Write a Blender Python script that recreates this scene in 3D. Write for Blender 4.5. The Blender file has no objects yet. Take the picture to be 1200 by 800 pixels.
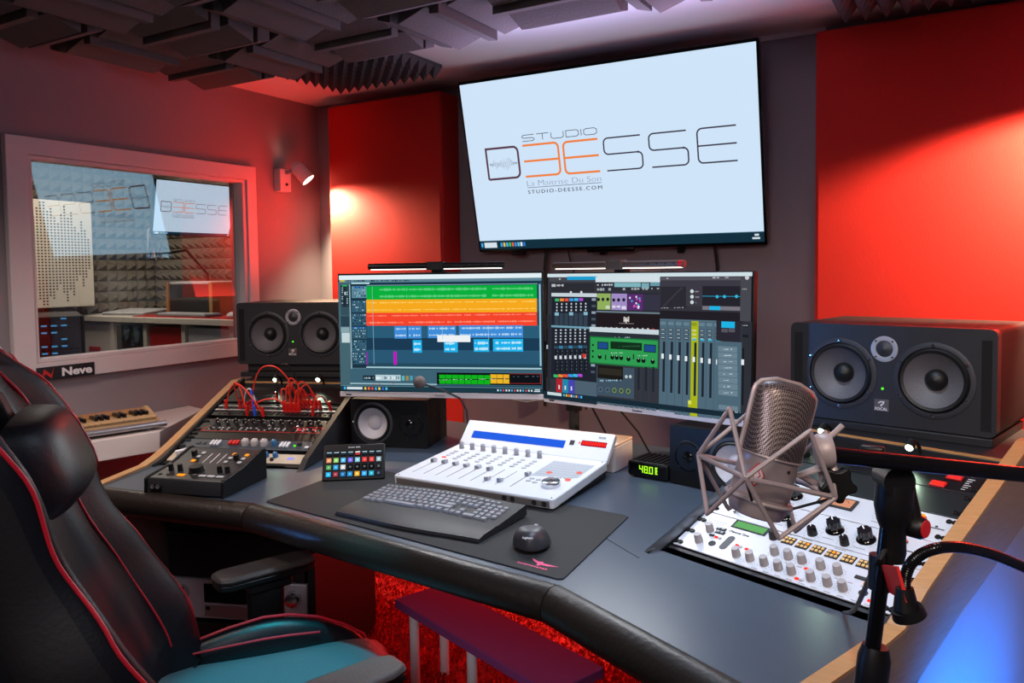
import bpy, math, random
import numpy as np
from mathutils import Matrix, Vector
random.seed(7)
C = bpy.context.scene.collection
R = math.radians
PI = math.pi

# ------------------------------------------------------------ camera, world, exposure
cam = bpy.data.cameras.new('camera')
cam.sensor_width = 36.0
cam.lens = 919 / 1200 * 36
cam.shift_y = -38 / 1200
cam.clip_start = 0.02
YAW, PITCH, ROLL = R(30.15), R(2.86), R(-0.78)
fwd = Vector((-math.sin(YAW) * math.cos(PITCH), math.cos(YAW) * math.cos(PITCH), -math.sin(PITCH)))
rgt = Vector((math.cos(YAW), math.sin(YAW), 0))
upv = rgt.cross(fwd)
r2 = rgt * math.cos(ROLL) + upv * math.sin(ROLL)
u2 = -rgt * math.sin(ROLL) + upv * math.cos(ROLL)
camo = bpy.data.objects.new('camera', cam)
C.objects.link(camo)
camo.matrix_world = Matrix(((r2.x, u2.x, -fwd.x, 0), (r2.y, u2.y, -fwd.y, 0), (r2.z, u2.z, -fwd.z, 1.4), (0, 0, 0, 1)))
sc = bpy.context.scene
sc.camera = camo
sc.view_settings.view_transform = 'Standard'
sc.view_settings.look = 'None'
sc.view_settings.gamma = 1
sc.view_settings.use_curve_mapping = False
sc.view_settings.exposure = 0.0
w = bpy.data.worlds.new('world')
sc.world = w
w.use_nodes = True
w.node_tree.nodes['Background'].inputs[0].default_value = (0.02, 0.02, 0.03, 1)
w.node_tree.nodes['Background'].inputs[1].default_value = 0.3


def light(name, kind, loc, energy, color, target=None, size=0.3, size_y=None, spot=None, blend=0.4, radius=None, spread=None):
    l = bpy.data.lights.new(name, kind)
    l.energy = energy
    l.color = color
    if kind == 'AREA':
        l.size = size
        if spread:
            l.spread = R(spread)
        if size_y:
            l.shape = 'RECTANGLE'
            l.size_y = size_y
    else:
        l.shadow_soft_size = radius if radius is not None else 0.03
    if kind == 'SPOT':
        l.spot_size = R(spot or 60)
        l.spot_blend = blend
    o = bpy.data.objects.new(name, l)
    C.objects.link(o)
    o.location = loc
    if target is not None:
        d = Vector(target) - Vector(loc)
        o.rotation_euler = d.to_track_quat('-Z', 'Y').to_euler()
    return o


# added fill lights without fittings
light('room_fill', 'AREA', (-0.6, -0.7, 2.15), 12, (1.0, 0.90, 0.92), (-1.1, 1.4, 0.6), 0.9, spread=95)  # unseen area light behind the camera, added as general fill
light('window_side_fill', 'AREA', (-2.05, 0.95, 2.12), 6.5, (1.0, 0.80, 0.68), (-2.25, 1.75, 0.8), 0.4, spread=85)  # warm fill added above the left desk and the wall below the window
light('side_fill', 'AREA', (0.40, 0.1, 2.1), 3.5, (1.0, 0.82, 0.66), (0.12, 1.75, 0.9), 0.4, spread=60)  # fill added from camera right for the speaker side and desk cheek
light('chair_blue_fill', 'AREA', (-2.45, 0.35, 0.95), 4.0, (0.08, 0.34, 1.0), (-1.52, 0.90, 1.08), 0.3, spread=38)  # blue fill added to tint the chair pillow
# warm spots
light('left_spot', 'SPOT', (-2.725, 2.835, 1.80), 125, (1.0, 0.76, 0.48), (-2.44, 3.0, 1.28), spot=125, blend=0.9, radius=0.025)
light('right_spot', 'SPOT', (0.44, 2.70, 1.86), 190, (1.0, 0.72, 0.45), (0.20, 2.98, 1.35), spot=112, blend=0.35, radius=0.025)
# red led strip low behind the desk, and a red fill by the left corner
light('red_led_floor', 'AREA', (-1.5, 2.75, 0.5), 9, (1.0, 0.02, 0.02), (-1.6, 2.2, 0.0), 1.6, 0.1)
light('corner_red_fill', 'AREA', (-2.45, 2.78, 1.35), 2.0, (1.0, 0.03, 0.02), (-2.92, 2.55, 1.95), 0.2, spread=100)  # added red light, boosts the bounce from the left fabric panel
# blue lamp beside the desk, then added cyan, lavender and cool fills
light('blue_lamp', 'SPOT', (0.45, 1.15, 0.20), 330, (0.01, 0.20, 1.0), (0.02, 1.57, 0.42), spot=53, blend=0.9, radius=0.06)
light('seat_cyan_fill', 'SPOT', (-1.12, 1.08, 2.10), 260, (0.0, 0.66, 0.82), (-1.245, 1.165, 0.50), spot=22, blend=.6, radius=.04)  # narrow overhead spot added to put cyan on the seat alone
light('ceiling_lavender_fill', 'AREA', (-0.9, 2.35, 1.95), 6, (0.60, 0.55, 1.0), (-0.9, 2.2, 2.25), 1.2, 0.06)  # free-floating lavender light added to brighten the ceiling and foam
light('desk_cool_fill', 'AREA', (-0.42, 1.45, 2.2), 10, (0.62, 0.80, 1.0), (-0.5, 1.6, 0.8), 0.35, spread=110)  # cool overhead light added to make the desk top look bluer
# booth lamp
light('booth_lamp', 'AREA', (-4.1, 2.6, 2.2), 15, (1.0, 0.86, 0.68), (-4.2, 3.0, 0.5), 0.5)


# ------------------------------------------------------------ materials
def s2l(c):
    return tuple(((v / 12.92) if v <= 0.04045 else ((v + 0.055) / 1.055) ** 2.4) for v in c)


def hx(h):
    h = h.lstrip('#')
    return s2l(tuple(int(h[i:i + 2], 16) / 255 for i in (0, 2, 4)))


def mat(name, color, rough=0.5, metal=0.0, noise=None, bump=0.0, scale=40, emit=None, es=1.0, spec=0.5, coat=0.0, stretch=None, sheen=0.0):
    m = bpy.data.materials.new(name)
    m.use_nodes = True
    nt = m.node_tree
    b = nt.nodes['Principled BSDF']
    col = hx(color) if isinstance(color, str) else color
    b.inputs['Base Color'].default_value = (*col, 1)
    b.inputs['Roughness'].default_value = rough
    b.inputs['Metallic'].default_value = metal
    b.inputs['Specular IOR Level'].default_value = spec
    b.inputs['Coat Weight'].default_value = coat
    b.inputs['Sheen Weight'].default_value = sheen
    if emit:
        e = hx(emit) if isinstance(emit, str) else emit
        b.inputs['Emission Color'].default_value = (*e, 1)
        b.inputs['Emission Strength'].default_value = es
    if noise or bump:
        tc = nt.nodes.new('ShaderNodeTexCoord')
        mp = nt.nodes.new('ShaderNodeMapping')
        nt.links.new(tc.outputs['Object'], mp.inputs['Vector'])
        if stretch:
            mp.inputs['Scale'].default_value = stretch
        n = nt.nodes.new('ShaderNodeTexNoise')
        n.inputs['Scale'].default_value = scale
        n.inputs['Detail'].default_value = 6
        nt.links.new(mp.outputs['Vector'], n.inputs['Vector'])
        if noise:
            mx = nt.nodes.new('ShaderNodeMix')
            mx.data_type = 'RGBA'
            c2 = hx(noise) if isinstance(noise, str) else tuple(v * (1 - noise) for v in col)
            mx.inputs[6].default_value = (*col, 1)
            mx.inputs[7].default_value = (*c2, 1)
            nt.links.new(n.outputs['Fac'], mx.inputs[0])
            nt.links.new(mx.outputs[2], b.inputs['Base Color'])
        if bump:
            bp = nt.nodes.new('ShaderNodeBump')
            bp.inputs['Strength'].default_value = bump
            bp.inputs['Distance'].default_value = 0.004
            nt.links.new(n.outputs['Fac'], bp.inputs['Height'])
            nt.links.new(bp.outputs['Normal'], b.inputs['Normal'])
    return m


def emat(name, color, s=1.0):
    m = bpy.data.materials.new(name)
    m.use_nodes = True
    nt = m.node_tree
    nt.nodes.remove(nt.nodes['Principled BSDF'])
    e = nt.nodes.new('ShaderNodeEmission')
    col = hx(color) if isinstance(color, str) else color
    e.inputs[0].default_value = (*col, 1)
    e.inputs[1].default_value = s
    nt.links.new(e.outputs[0], nt.nodes['Material Output'].inputs[0])
    return m


M = {}
M['wall'] = mat('wall_paint', '8c8389', 0.75, noise=0.06, bump=0.05, scale=25)
M['ceiling'] = mat('ceiling_paint', 'd8d4d4', 0.9, noise=0.03, scale=10)
M['floor'] = mat('floor_dark', '2a2224', 0.6, noise=0.3, scale=20)
M['frame'] = mat('window_frame_paint', 'd0c6c8', 0.45, noise=0.04, scale=12)
M['red'] = mat('red_fabric', 'c6241a', 0.8, noise='ae1a14', bump=0.2, scale=30, stretch=(18, 18, 1.2), spec=0.3)
M['foam'] = mat('charcoal_foam', '6e6460', 0.95, noise=0.25, bump=0.5, scale=160, spec=0.2)
M['foam2'] = mat('dark_pyramid_foam', '5c5252', 0.95, noise=0.25, bump=0.4, scale=160, spec=0.2)
M['foamg'] = mat('grey_booth_foam', '857e74', 0.95, noise=0.15, bump=0.4, scale=120, spec=0.2)
M['black'] = mat('black_plastic', '0e0e10', 0.42, noise=0.2, scale=60, spec=0.3)
M['blackm'] = mat('matt_black', '0e0e10', 0.7, noise=0.2, scale=60)
M['gloss'] = mat('gloss_black', '060608', 0.12)
M['rubber'] = mat('black_rubber', '0c0c0d', 0.6)
M['dgrey'] = mat('dark_grey_metal', '2b2c30', 0.4, 0.3, noise=0.15, scale=50)
M['spk'] = mat('speaker_baffle', '242429', 0.45, noise=0.12, scale=90, bump=0.1)
M['spkside'] = mat('speaker_cabinet', '1c1718', 0.6, noise=0.15, scale=30, spec=0.25)
M['cone'] = mat('speaker_cone', '4c4b50', 0.5, noise='6c6a70', scale=350, bump=0.3)
M['ring'] = mat('speaker_ring', '303138', 0.5, 0.2)
M['surround'] = mat('rubber_surround', '0b0b0d', 0.5)
M['white'] = mat('white_plastic', 'c9ccd4', 0.4, noise=0.04, scale=30)
M['wcone'] = mat('white_cone', 'b9b6bd', 0.5, noise=0.06, scale=120)
M['alu'] = mat('aluminium', 'b4b4ba', 0.35, 0.8, noise=0.1, scale=80, stretch=(1, 12, 1))
M['chrome'] = mat('chrome', 'd0d0d4', 0.18, 1.0)
M['silver'] = mat('silver_faceplate', 'c9cad2', 0.42, 0.25, noise=0.05, scale=80)
M['desk'] = mat('desk_top', '364150', 0.34, noise='3d4856', scale=9, bump=0.04)
M['pad'] = mat('padded_leather', '1e1815', 0.38, noise=0.25, bump=0.35, scale=70)
M['wood'] = mat('plywood_edge', 'b98a58', 0.5, noise='94683c', scale=14, stretch=(1, 14, 14), bump=0.1)
M['woodside'] = mat('wood_veneer', '8d7c70', 0.42, noise='6b5c52', scale=10, stretch=(2, 2, 26), bump=0.1)
M['cheek'] = mat('black_cheek', '121217', 0.55, noise=0.2, scale=40)
M['panel_low'] = mat('smooth_pedestal_panel', '8a8688', 0.4, noise=0.08, scale=20)
M['mat'] = mat('mouse_mat', '101115', 0.75, noise=0.25, scale=300, bump=0.1)
M['pink'] = mat('pink_print', 'e0527c', 0.7)
M['key'] = mat('keycap_grey', '7c7d83', 0.45)
M['kbd'] = mat('keyboard_body', '1d1e22', 0.5, noise=0.1, scale=100)
M['knobg'] = mat('grey_knob', '9a9496', 0.45)
M['tgrey'] = mat('grey_button', 'a2a5aa', 0.5)
M['print'] = mat('black_print', '16161a', 0.6)
M['wprint'] = mat('white_print', 'e6e6e8', 0.6)
M['redp'] = mat('red_plastic', 'c01414', 0.4)
M['redcable'] = mat('red_cable', 'd8321e', 0.4)
M['bluec'] = mat('blue_cable', '2a50c8', 0.4)
M['blackc'] = mat('black_cable', '101012', 0.5)
M['whitec'] = mat('white_cable', 'c8c8cc', 0.5)
M['e_red'] = emat('red_led', (1.0, 0.03, 0.02), 1.3)
M['e_orange'] = emat('orange_led', (1.0, 0.32, 0.02), 1.2)
M['e_amber'] = emat('amber_led', (1.0, 0.55, 0.12), 0.9)
M['e_green'] = emat('green_led', (0.10, 1.0, 0.03), 1.2)
M['e_lcd'] = emat('green_lcd', (0.16, 0.50, 0.16), 0.9)
M['e_lamp'] = emat('lamp_led', (0.75, 1.0, 0.72), 8)
M['e_bulb'] = emat('spot_bulb', (1.0, 0.85, 0.6), 30)
M['e_blue'] = emat('blue_lcd', (0.02, 0.12, 0.80), 1.0)
M['e_dred'] = emat('dark_red_display', (0.45, 0.0, 0.02), 0.8)
M['e_white'] = emat('white_led', (0.8, 0.92, 1.0), 2.5)
M['e_vu'] = emat('vu_backlight', (0.80, 0.34, 0.20), 0.9)
M['e_pinkbtn'] = emat('lit_button', (1.0, 0.22, 0.18), 1.0)
M['leather'] = mat('chair_leather', '0c0f16', 0.42, noise=0.2, bump=0.15, scale=120, spec=0.35)
M['leather2'] = mat('chair_shell', '0a0a0c', 0.5, noise=0.2, bump=0.1, scale=120)
M['seatfab'] = mat('chair_seat_leather', '4a5056', 0.4, noise=0.12, bump=0.2, scale=150)
M['piping'] = mat('red_piping', 'a80e22', 0.45)
M['armpad'] = mat('armrest_pad', '3a3635', 0.5, noise=0.15, bump=0.2, scale=160)
M['mic'] = mat('mic_body', 'b0a3a4', 0.38, 0.45, noise=0.05, scale=40)
M['mount'] = mat('shock_mount', 'a89c9f', 0.45, 0.2)
M['shag'] = mat('red_shag', 'c40a10', 0.9, noise=0.4, scale=30)
M['footrest'] = mat('footrest_carpet', '8a3a80', 0.9, noise=0.35, scale=400, bump=0.3)
M['shelfw'] = mat('white_shelf', 'd2c6c4', 0.45, noise=0.03, scale=12)
M['synthwood'] = mat('synth_wood', 'c2a074', 0.5, noise='a8835a', scale=16, stretch=(1, 10, 10))
M['perf'] = mat('perforated_panel', 'dcd6cc', 0.6, noise=0.03, scale=10)
M['redbox'] = mat('red_box', 'b40812', 0.6)
M['kallax'] = mat('white_cube_shelf', 'd6d0c8', 0.5, noise=0.03, scale=12)


def mesh_mat(name, node_build):
    m = bpy.data.materials.new(name)
    m.use_nodes = True
    node_build(m.node_tree)
    return m


def grille(nt):
    b = nt.nodes['Principled BSDF']
    b.inputs['Metallic'].default_value = 0.6
    b.inputs['Roughness'].default_value = 0.4
    tc = nt.nodes.new('ShaderNodeTexCoord')
    v = nt.nodes.new('ShaderNodeTexChecker')
    mp = nt.nodes.new('ShaderNodeMapping')
    mp.inputs['Rotation'].default_value = (0.78, 0.78, 0.0)
    nt.links.new(tc.outputs['Object'], mp.inputs[0])
    nt.links.new(mp.outputs[0], v.inputs['Vector'])
    v.inputs['Scale'].default_value = 620
    v.inputs['Color1'].default_value = (*hx('86797a'), 1)
    v.inputs['Color2'].default_value = (*hx('2c2626'), 1)
    nt.links.new(v.outputs[0], b.inputs['Base Color'])


M['grille'] = mesh_mat('mic_grille', grille)


def glassm(nt):
    nt.nodes.remove(nt.nodes['Principled BSDF'])
    t = nt.nodes.new('ShaderNodeBsdfTransparent')
    g = nt.nodes.new('ShaderNodeBsdfGlossy')
    g.inputs['Roughness'].default_value = 0.0
    g.inputs['Color'].default_value = (0.62, 0.9, 1.0, 1)
    f = nt.nodes.new('ShaderNodeFresnel')
    geo = nt.nodes.new('ShaderNodeNewGeometry')
    ma = nt.nodes.new('ShaderNodeMath')
    ma.operation = 'MULTIPLY_ADD'
    ma.inputs[1].default_value = 1 / 2.5 - 2.5
    ma.inputs[2].default_value = 2.5
    nt.links.new(geo.outputs['Backfacing'], ma.inputs[0])
    nt.links.new(ma.outputs[0], f.inputs[0])
    mx = nt.nodes.new('ShaderNodeMixShader')
    nt.links.new(f.outputs[0], mx.inputs[0])
    nt.links.new(t.outputs[0], mx.inputs[1])
    nt.links.new(g.outputs[0], mx.inputs[2])
    nt.links.new(mx.outputs[0], nt.nodes['Material Output'].inputs[0])


M['glass'] = mesh_mat('window_glass', glassm)


def vcol(nt):
    nt.nodes.remove(nt.nodes['Principled BSDF'])
    e = nt.nodes.new('ShaderNodeEmission')
    a = nt.nodes.new('ShaderNodeAttribute')
    a.attribute_name = 'Col'
    nt.links.new(a.outputs['Color'], e.inputs[0])
    e.inputs[1].default_value = 1.0
    nt.links.new(e.outputs[0], nt.nodes['Material Output'].inputs[0])


M['screen'] = mesh_mat('lit_screen_pixels', vcol)


# ------------------------------------------------------------ mesh building
class G:
    def __init__(s, mw=None):
        s.v, s.f, s.mi, s.c = [], [], [], []
        s.M = mw or Matrix()

    def add(s, vs, fs, m=0, col=None):
        o = len(s.v)
        s.v += [tuple(s.M @ Vector(p)) for p in vs]
        for f in fs:
            s.f.append(tuple(i + o for i in f))
            s.mi.append(m)
            s.c.append(col)
        return s

    def box(s, x0, x1, y0, y1, z0, z1, m=0, col=None):
        vs = [(x, y, z) for z in (z0, z1) for y in (y0, y1) for x in (x0, x1)]
        return s.add(vs, [(0, 2, 3, 1), (4, 5, 7, 6), (0, 1, 5, 4), (2, 6, 7, 3), (0, 4, 6, 2), (1, 3, 7, 5)], m, col)

    def prism(s, poly, a, b, ax='z', m=0, inset=0):
        n = len(poly)
        def P(p, h):
            return {'z': (p[0], p[1], h), 'y': (p[0], h, p[1]), 'x': (h, p[0], p[1])}[ax]
        vs = [P(p, a) for p in poly] + [P(p, b) for p in poly]
        fs = [tuple(range(n))[::-1], tuple(range(n, 2 * n))] + [(i, (i + 1) % n, n + (i + 1) % n, n + i) for i in range(n)]
        return s.add(vs, fs, m)

    def lathe(s, prof, p=(0, 0, 0), ax=(0, 0, 1), n=24, m=0, cap=True, sx=1.0):
        q = Vector((0, 0, 1)).rotation_difference(Vector(ax).normalized()).to_matrix().to_4x4()
        T = Matrix.Translation(p) @ q
        vs, fs = [], []
        k = len(prof)
        for r, z in prof:
            for i in range(n):
                a = 2 * PI * i / n
                vs.append(tuple(T @ Vector((r * math.cos(a) * sx, r * math.sin(a), z))))
        for j in range(k - 1):
            for i in range(n):
                fs.append((j * n + i, j * n + (i + 1) % n, (j + 1) * n + (i + 1) % n, (j + 1) * n + i))
        if cap:
            if prof[0][0] > 1e-5:
                fs.append(tuple(range(n))[::-1])
            if prof[-1][0] > 1e-5:
                fs.append(tuple(range((k - 1) * n, k * n)))
        return s.add(vs, fs, m)

    def cyl(s, p0, p1, r0, r1=None, n=16, m=0):
        p0, p1 = Vector(p0), Vector(p1)
        return s.lathe([(r0, 0), (r1 if r1 is not None else r0, (p1 - p0).length)], p0, p1 - p0, n, m)

    def ball(s, p, r, n=14, m=0, sz=1.0):
        pr = [(r * math.sin(PI * i / n) + 1e-6, -r * sz * math.cos(PI * i / n)) for i in range(n + 1)]
        return s.lathe(pr, p, (0, 0, 1), n * 2, m, cap=False)

    def tube(s, pts, r, n=8, m=0, closed=False, ridges=None):
        P = [Vector(p) for p in pts]
        k = len(P)
        vs, fs = [], []
        ref = None
        for i in range(k):
            if closed:
                t = P[(i + 1) % k] - P[i - 1]
            else:
                t = P[min(i + 1, k - 1)] - P[max(i - 1, 0)]
            t.normalize()
            if ref is None:
                ref = t.orthogonal().normalized()
            ref = (ref - t * ref.dot(t)).normalized()
            bi = t.cross(ref)
            rr = r[i] if isinstance(r, (list, tuple)) else r
            if ridges:
                rr *= 1 + ridges * (i % 2)
            for j in range(n):
                a = 2 * PI * j / n
                vs.append(tuple(P[i] + ref * rr * math.cos(a) + bi * rr * math.sin(a)))
        for i in range(k if closed else k - 1):
            for j in range(n):
                a, b = i, (i + 1) % k
                fs.append((a * n + j, a * n + (j + 1) % n, b * n + (j + 1) % n, b * n + j))
        if not closed:
            fs += [tuple(range(n))[::-1], tuple(range((k - 1) * n, k * n))]
        return s.add(vs, fs, m)

    def ribbon(s, pts, wd, z=0.0, th=0.001, m=0, closed=False, pl='xz'):
        """flat stroke of width wd along 2-D points"""
        P = [Vector(p) for p in pts]
        k = len(P)
        L, Rr = [], []
        for i in range(k):
            if closed:
                d0, d1 = P[i] - P[i - 1], P[(i + 1) % k] - P[i]
            else:
                d0 = P[i] - P[i - 1] if i else P[1] - P[0]
                d1 = P[i + 1] - P[i] if i < k - 1 else P[-1] - P[-2]
            d0, d1 = d0.normalized(), d1.normalized()
            n0, n1 = Vector((-d0.y, d0.x)), Vector((-d1.y, d1.x))
            nn = (n0 + n1)
            nn = nn.normalized() if nn.length > 1e-6 else n0
            f = 1 / max(0.5, nn.dot(n0))
            L.append(P[i] + nn * wd / 2 * f)
            Rr.append(P[i] - nn * wd / 2 * f)
        def W(p, h):
            return (p.x, -h, p.y) if pl == 'xz' else (p.x, p.y, h)
        vs = [W(p, z) for p in L] + [W(p, z) for p in Rr] + [W(p, z + th) for p in L] + [W(p, z + th) for p in Rr]
        fs = []
        for i in range(k if closed else k - 1):
            j = (i + 1) % k
            fs += [(2 * k + i, 2 * k + j, 3 * k + j, 3 * k + i), (i, k + i, k + j, j), (i, j, 2 * k + j, 2 * k + i), (k + i, 3 * k + i, 3 * k + j, k + j)]
        return s.add(vs, fs, m)

    def rbox(s, c, size, r=0.01, m=0, n=4, ax='z'):
        """box with rounded vertical edges"""
        x, y = size[0] / 2, size[1] / 2
        poly = rr_poly(-x + c[0], x + c[0], -y + c[1], y + c[1], r, n)
        return s.prism(poly, c[2] - size[2] / 2, c[2] + size[2] / 2, 'z', m)

    def build(s, name, mats, parent=None, smooth=True, bevel=0.0, seg=2, loc=None, angle=38, sub=0, solid=0):
        me = bpy.data.meshes.new(name)
        me.from_pydata(s.v, [], s.f)
        if not isinstance(mats, (list, tuple)):
            mats = [mats]
        for m in mats:
            me.materials.append(M[m] if isinstance(m, str) else m)
        me.polygons.foreach_set('material_index', s.mi)
        if any(c is not None for c in s.c):
            at = me.color_attributes.new('Col', 'FLOAT_COLOR', 'CORNER')
            buf = []
            for f, c in zip(s.f, s.c):
                buf += list((*(c or (0, 0, 0)), 1.0)) * len(f)
            at.data.foreach_set('color', buf)
        me.update()
        if smooth:
            me.polygons.foreach_set('use_smooth', [True] * len(me.polygons))
            if not sub:
                me.set_sharp_from_angle(angle=R(angle))
        o = bpy.data.objects.new(name, me)
        C.objects.link(o)
        if parent:
            o.parent = parent
        if loc:
            o.location = loc
        if solid:
            md = o.modifiers.new('solid', 'SOLIDIFY')
            md.thickness = solid
            md.offset = 0
        if bevel:
            md = o.modifiers.new('bevel', 'BEVEL')
            md.width = bevel
            md.segments = seg
            md.limit_method = 'ANGLE'
            md.angle_limit = R(40)
        if sub:
            md = o.modifiers.new('sub', 'SUBSURF')
            md.levels = md.render_levels = sub
        return o


def rr_poly(x0, x1, y0, y1, r, n=4):
    pts = []
    for cx, cy, a0 in ((x1 - r, y0 + r, -90), (x1 - r, y1 - r, 0), (x0 + r, y1 - r, 90), (x0 + r, y0 + r, 180)):
        for i in range(n + 1):
            a = R(a0 + 90 * i / n)
            pts.append((cx + r * math.cos(a), cy + r * math.sin(a)))
    return pts


def thing(name, label, cat, loc=(0, 0, 0), rot=(0, 0, 0), group=None, mw=None):
    o = bpy.data.objects.new(name, None)
    C.objects.link(o)
    o.empty_display_size = 0.05
    if mw is not None:
        o.matrix_world = mw
    else:
        o.location = loc
        o.rotation_euler = rot
    o['label'] = label
    o['category'] = cat
    if group:
        o['group'] = group
    return o


def tag(o, label, cat, group=None, kind=None):
    o['label'] = label
    o['category'] = cat
    if group:
        o['group'] = group
    if kind:
        o['kind'] = kind
    return o


def struct(o, label=None):
    o['kind'] = 'structure'
    if label:
        o['label'] = label
    return o


def dup(root, label=None, loc=None, rot=None, group=None):
    r = root.copy()
    C.objects.link(r)
    if loc is not None:
        r.location = loc
    if rot is not None:
        r.rotation_euler = rot
    if label:
        r['label'] = label
    if group:
        r['group'] = group
    for ch in list(root.children):
        c = ch.copy()
        C.objects.link(c)
        c.parent = r
        for g in list(ch.children):
            d = g.copy()
            C.objects.link(d)
            d.parent = c
    return r


def text(body, width, mw, m, name='lettering', parent=None, th=0.0006, height=None, bold=0.0, space=1.0):
    """flat letters, centred at mw, fitted to a width (x) and height (y); face is +z of mw"""
    cu = bpy.data.curves.new('t', 'FONT')
    cu.body = body
    cu.align_x = 'CENTER'
    cu.align_y = 'CENTER'
    cu.extrude = th
    cu.offset = bold
    cu.space_character = space
    cu.resolution_u = 3
    ob = bpy.data.objects.new('t', cu)
    C.objects.link(ob)
    dg = bpy.context.evaluated_depsgraph_get()
    me = bpy.data.meshes.new_from_object(ob.evaluated_get(dg))
    bpy.data.objects.remove(ob)
    xs = [v.co.x for v in me.vertices]
    ys = [v.co.y for v in me.vertices]
    cx, cy = (max(xs) + min(xs)) / 2, (max(ys) + min(ys)) / 2
    sx = width / (max(xs) - min(xs))
    sy = height / (max(ys) - min(ys)) if height else sx
    for v in me.vertices:
        v.co = mw @ Vector(((v.co.x - cx) * sx, (v.co.y - cy) * sy, v.co.z))
    me.name = name
    me.materials.clear()
    me.materials.append(M[m] if isinstance(m, str) else m)
    o = bpy.data.objects.new(name, me)
    C.objects.link(o)
    if parent:
        o.parent = parent
    return o


FACE = Matrix.Rotation(PI / 2, 4, 'X')      # x right, y -> z up, z -> -y (towards the viewer)


def homog(src, dst):
    A = []
    for (x, y), (u, v) in zip(src, dst):
        A.append([x, y, 1, 0, 0, 0, -u * x, -u * y])
        A.append([0, 0, 0, x, y, 1, -v * x, -v * y])
    h = np.linalg.solve(np.array(A, float), np.array(dst, float).reshape(-1))
    H = np.append(h, 1).reshape(3, 3)
    def f(x, y):
        q = H @ np.array([x, y, 1.0])
        return (q[0] / q[2], q[1] / q[2])
    return f


class UI(G):
    """picture on a screen: flat rectangles in the plane y = 0 facing -y; layer k sits k * 0.1 mm in front"""
    def __init__(s, w, h, hom=None):
        super().__init__()
        s.w, s.h, s.hom, s.k = w, h, hom, 0

    def r(s, x0, y0, x1, y1, col, lay=None):
        c = hx(col) if isinstance(col, str) else col
        s.k += 1
        d = -(lay if lay is not None else s.k * 0.000012)
        pts = [(x0, y0), (x1, y0), (x1, y1), (x0, y1)]
        if s.hom:
            pts = [s.hom(*p) for p in pts]
            x0, x1 = (pts[0][0] + pts[3][0]) / 2, (pts[1][0] + pts[2][0]) / 2
            y0, y1 = (pts[0][1] + pts[1][1]) / 2, (pts[2][1] + pts[3][1]) / 2
        X0, X1 = (x0 - .5) * s.w, (x1 - .5) * s.w
        Z0, Z1 = (.5 - y0) * s.h, (.5 - y1) * s.h
        s.add([(X0, d, Z1), (X1, d, Z1), (X1, d, Z0), (X0, d, Z0)], [(0, 1, 2, 3)], 0, c)
        return s

    def disc(s, x, y, rad, col, n=14, inner=0):
        c = hx(col) if isinstance(col, str) else col
        s.k += 1
        d = -s.k * 0.000012
        if s.hom:
            x, y = s.hom(x, y)
        X, Z = (x - .5) * s.w, (.5 - y) * s.h
        vs = [(X + rad * math.cos(2 * PI * i / n), d, Z + rad * math.sin(2 * PI * i / n)) for i in range(n)]
        s.add(vs, [tuple(range(n))], 0, c)

# ------------------------------------------------------------ room shell
CZ, WL, WB, WR, WF = 2.255, -2.92, 3.05, 0.62, -1.3
WY0, WY1, WZ0, WZ1 = 1.575, 2.555, 1.085, 1.835
struct(G().box(-5.2, WR + .1, WF, 3.8, -0.05, 0.0).build('floor', 'floor', smooth=False))
struct(G().box(WL - .1, WR + .1, WF, WB + .1, CZ, CZ + .05).build('ceiling', 'ceiling', smooth=False))
struct(G().box(WL - .1, WR + .1, WB, WB + .1, 0, CZ).build('wall_back', 'wall', smooth=False))
g = G()
g.box(WL - .1, WL, WF, WY0, 0, CZ).box(WL - .1, WL, WY1, WB, 0, CZ)
g.box(WL - .1, WL, WY0, WY1, 0, WZ0).box(WL - .1, WL, WY0, WY1, WZ1, CZ)
struct(g.build('wall_left', 'wall', smooth=False))
struct(G().box(WR, WR + .1, WF, WB, 0, CZ).build('wall_right', 'wall', smooth=False))
struct(G().box(WL - .1, WR + .1, WF - .1, WF, 0, CZ).build('wall_front', 'wall', smooth=False))
struct(G().box(-1.95, -0.45, WB - .012, WB, CZ - .018, CZ).build('trim_1', 'frame', smooth=False))

# control room window: frame, inner stop, pane
def ring(g, x0, x1, a, b):
    (y0, y1, z0, z1), (Y0, Y1, Z0, Z1) = a, b
    def P(x): return [(x, y0, z0), (x, y1, z0), (x, y1, z1), (x, y0, z1), (x, Y0, Z0), (x, Y1, Z0), (x, Y1, Z1), (x, Y0, Z1)]
    vs = P(x0) + P(x1)
    fs = []
    for i in range(4):
        j = (i + 1) % 4
        fs += [(8 + i, 8 + j, 12 + j, 12 + i), (i, 4 + i, 4 + j, j), (i, j, 8 + j, 8 + i), (4 + i, 12 + i, 12 + j, 4 + j)]
    g.add(vs, fs)
    return g
win = bpy.data.objects.new('window_1', None); C.objects.link(win); struct(win)
win['label'] = 'white framed control room window looking into the recording booth'
struct(ring(G(), -2.922, -2.895, (1.496, 2.609, 1.02, 1.897), (WY0, WY1, WZ0, WZ1)).build('window_frame', 'frame', win, bevel=.003))
struct(ring(G(), -2.965, -2.905, (WY0, WY1, WZ0, WZ1), (1.590, 2.535, 1.100, 1.820)).build('window_stop', 'frame', win, bevel=.004))
struct(G().box(-2.945, -2.941, 1.585, 2.54, 1.095, 1.825).build('window_pane', 'glass', win, smooth=False))

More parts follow.
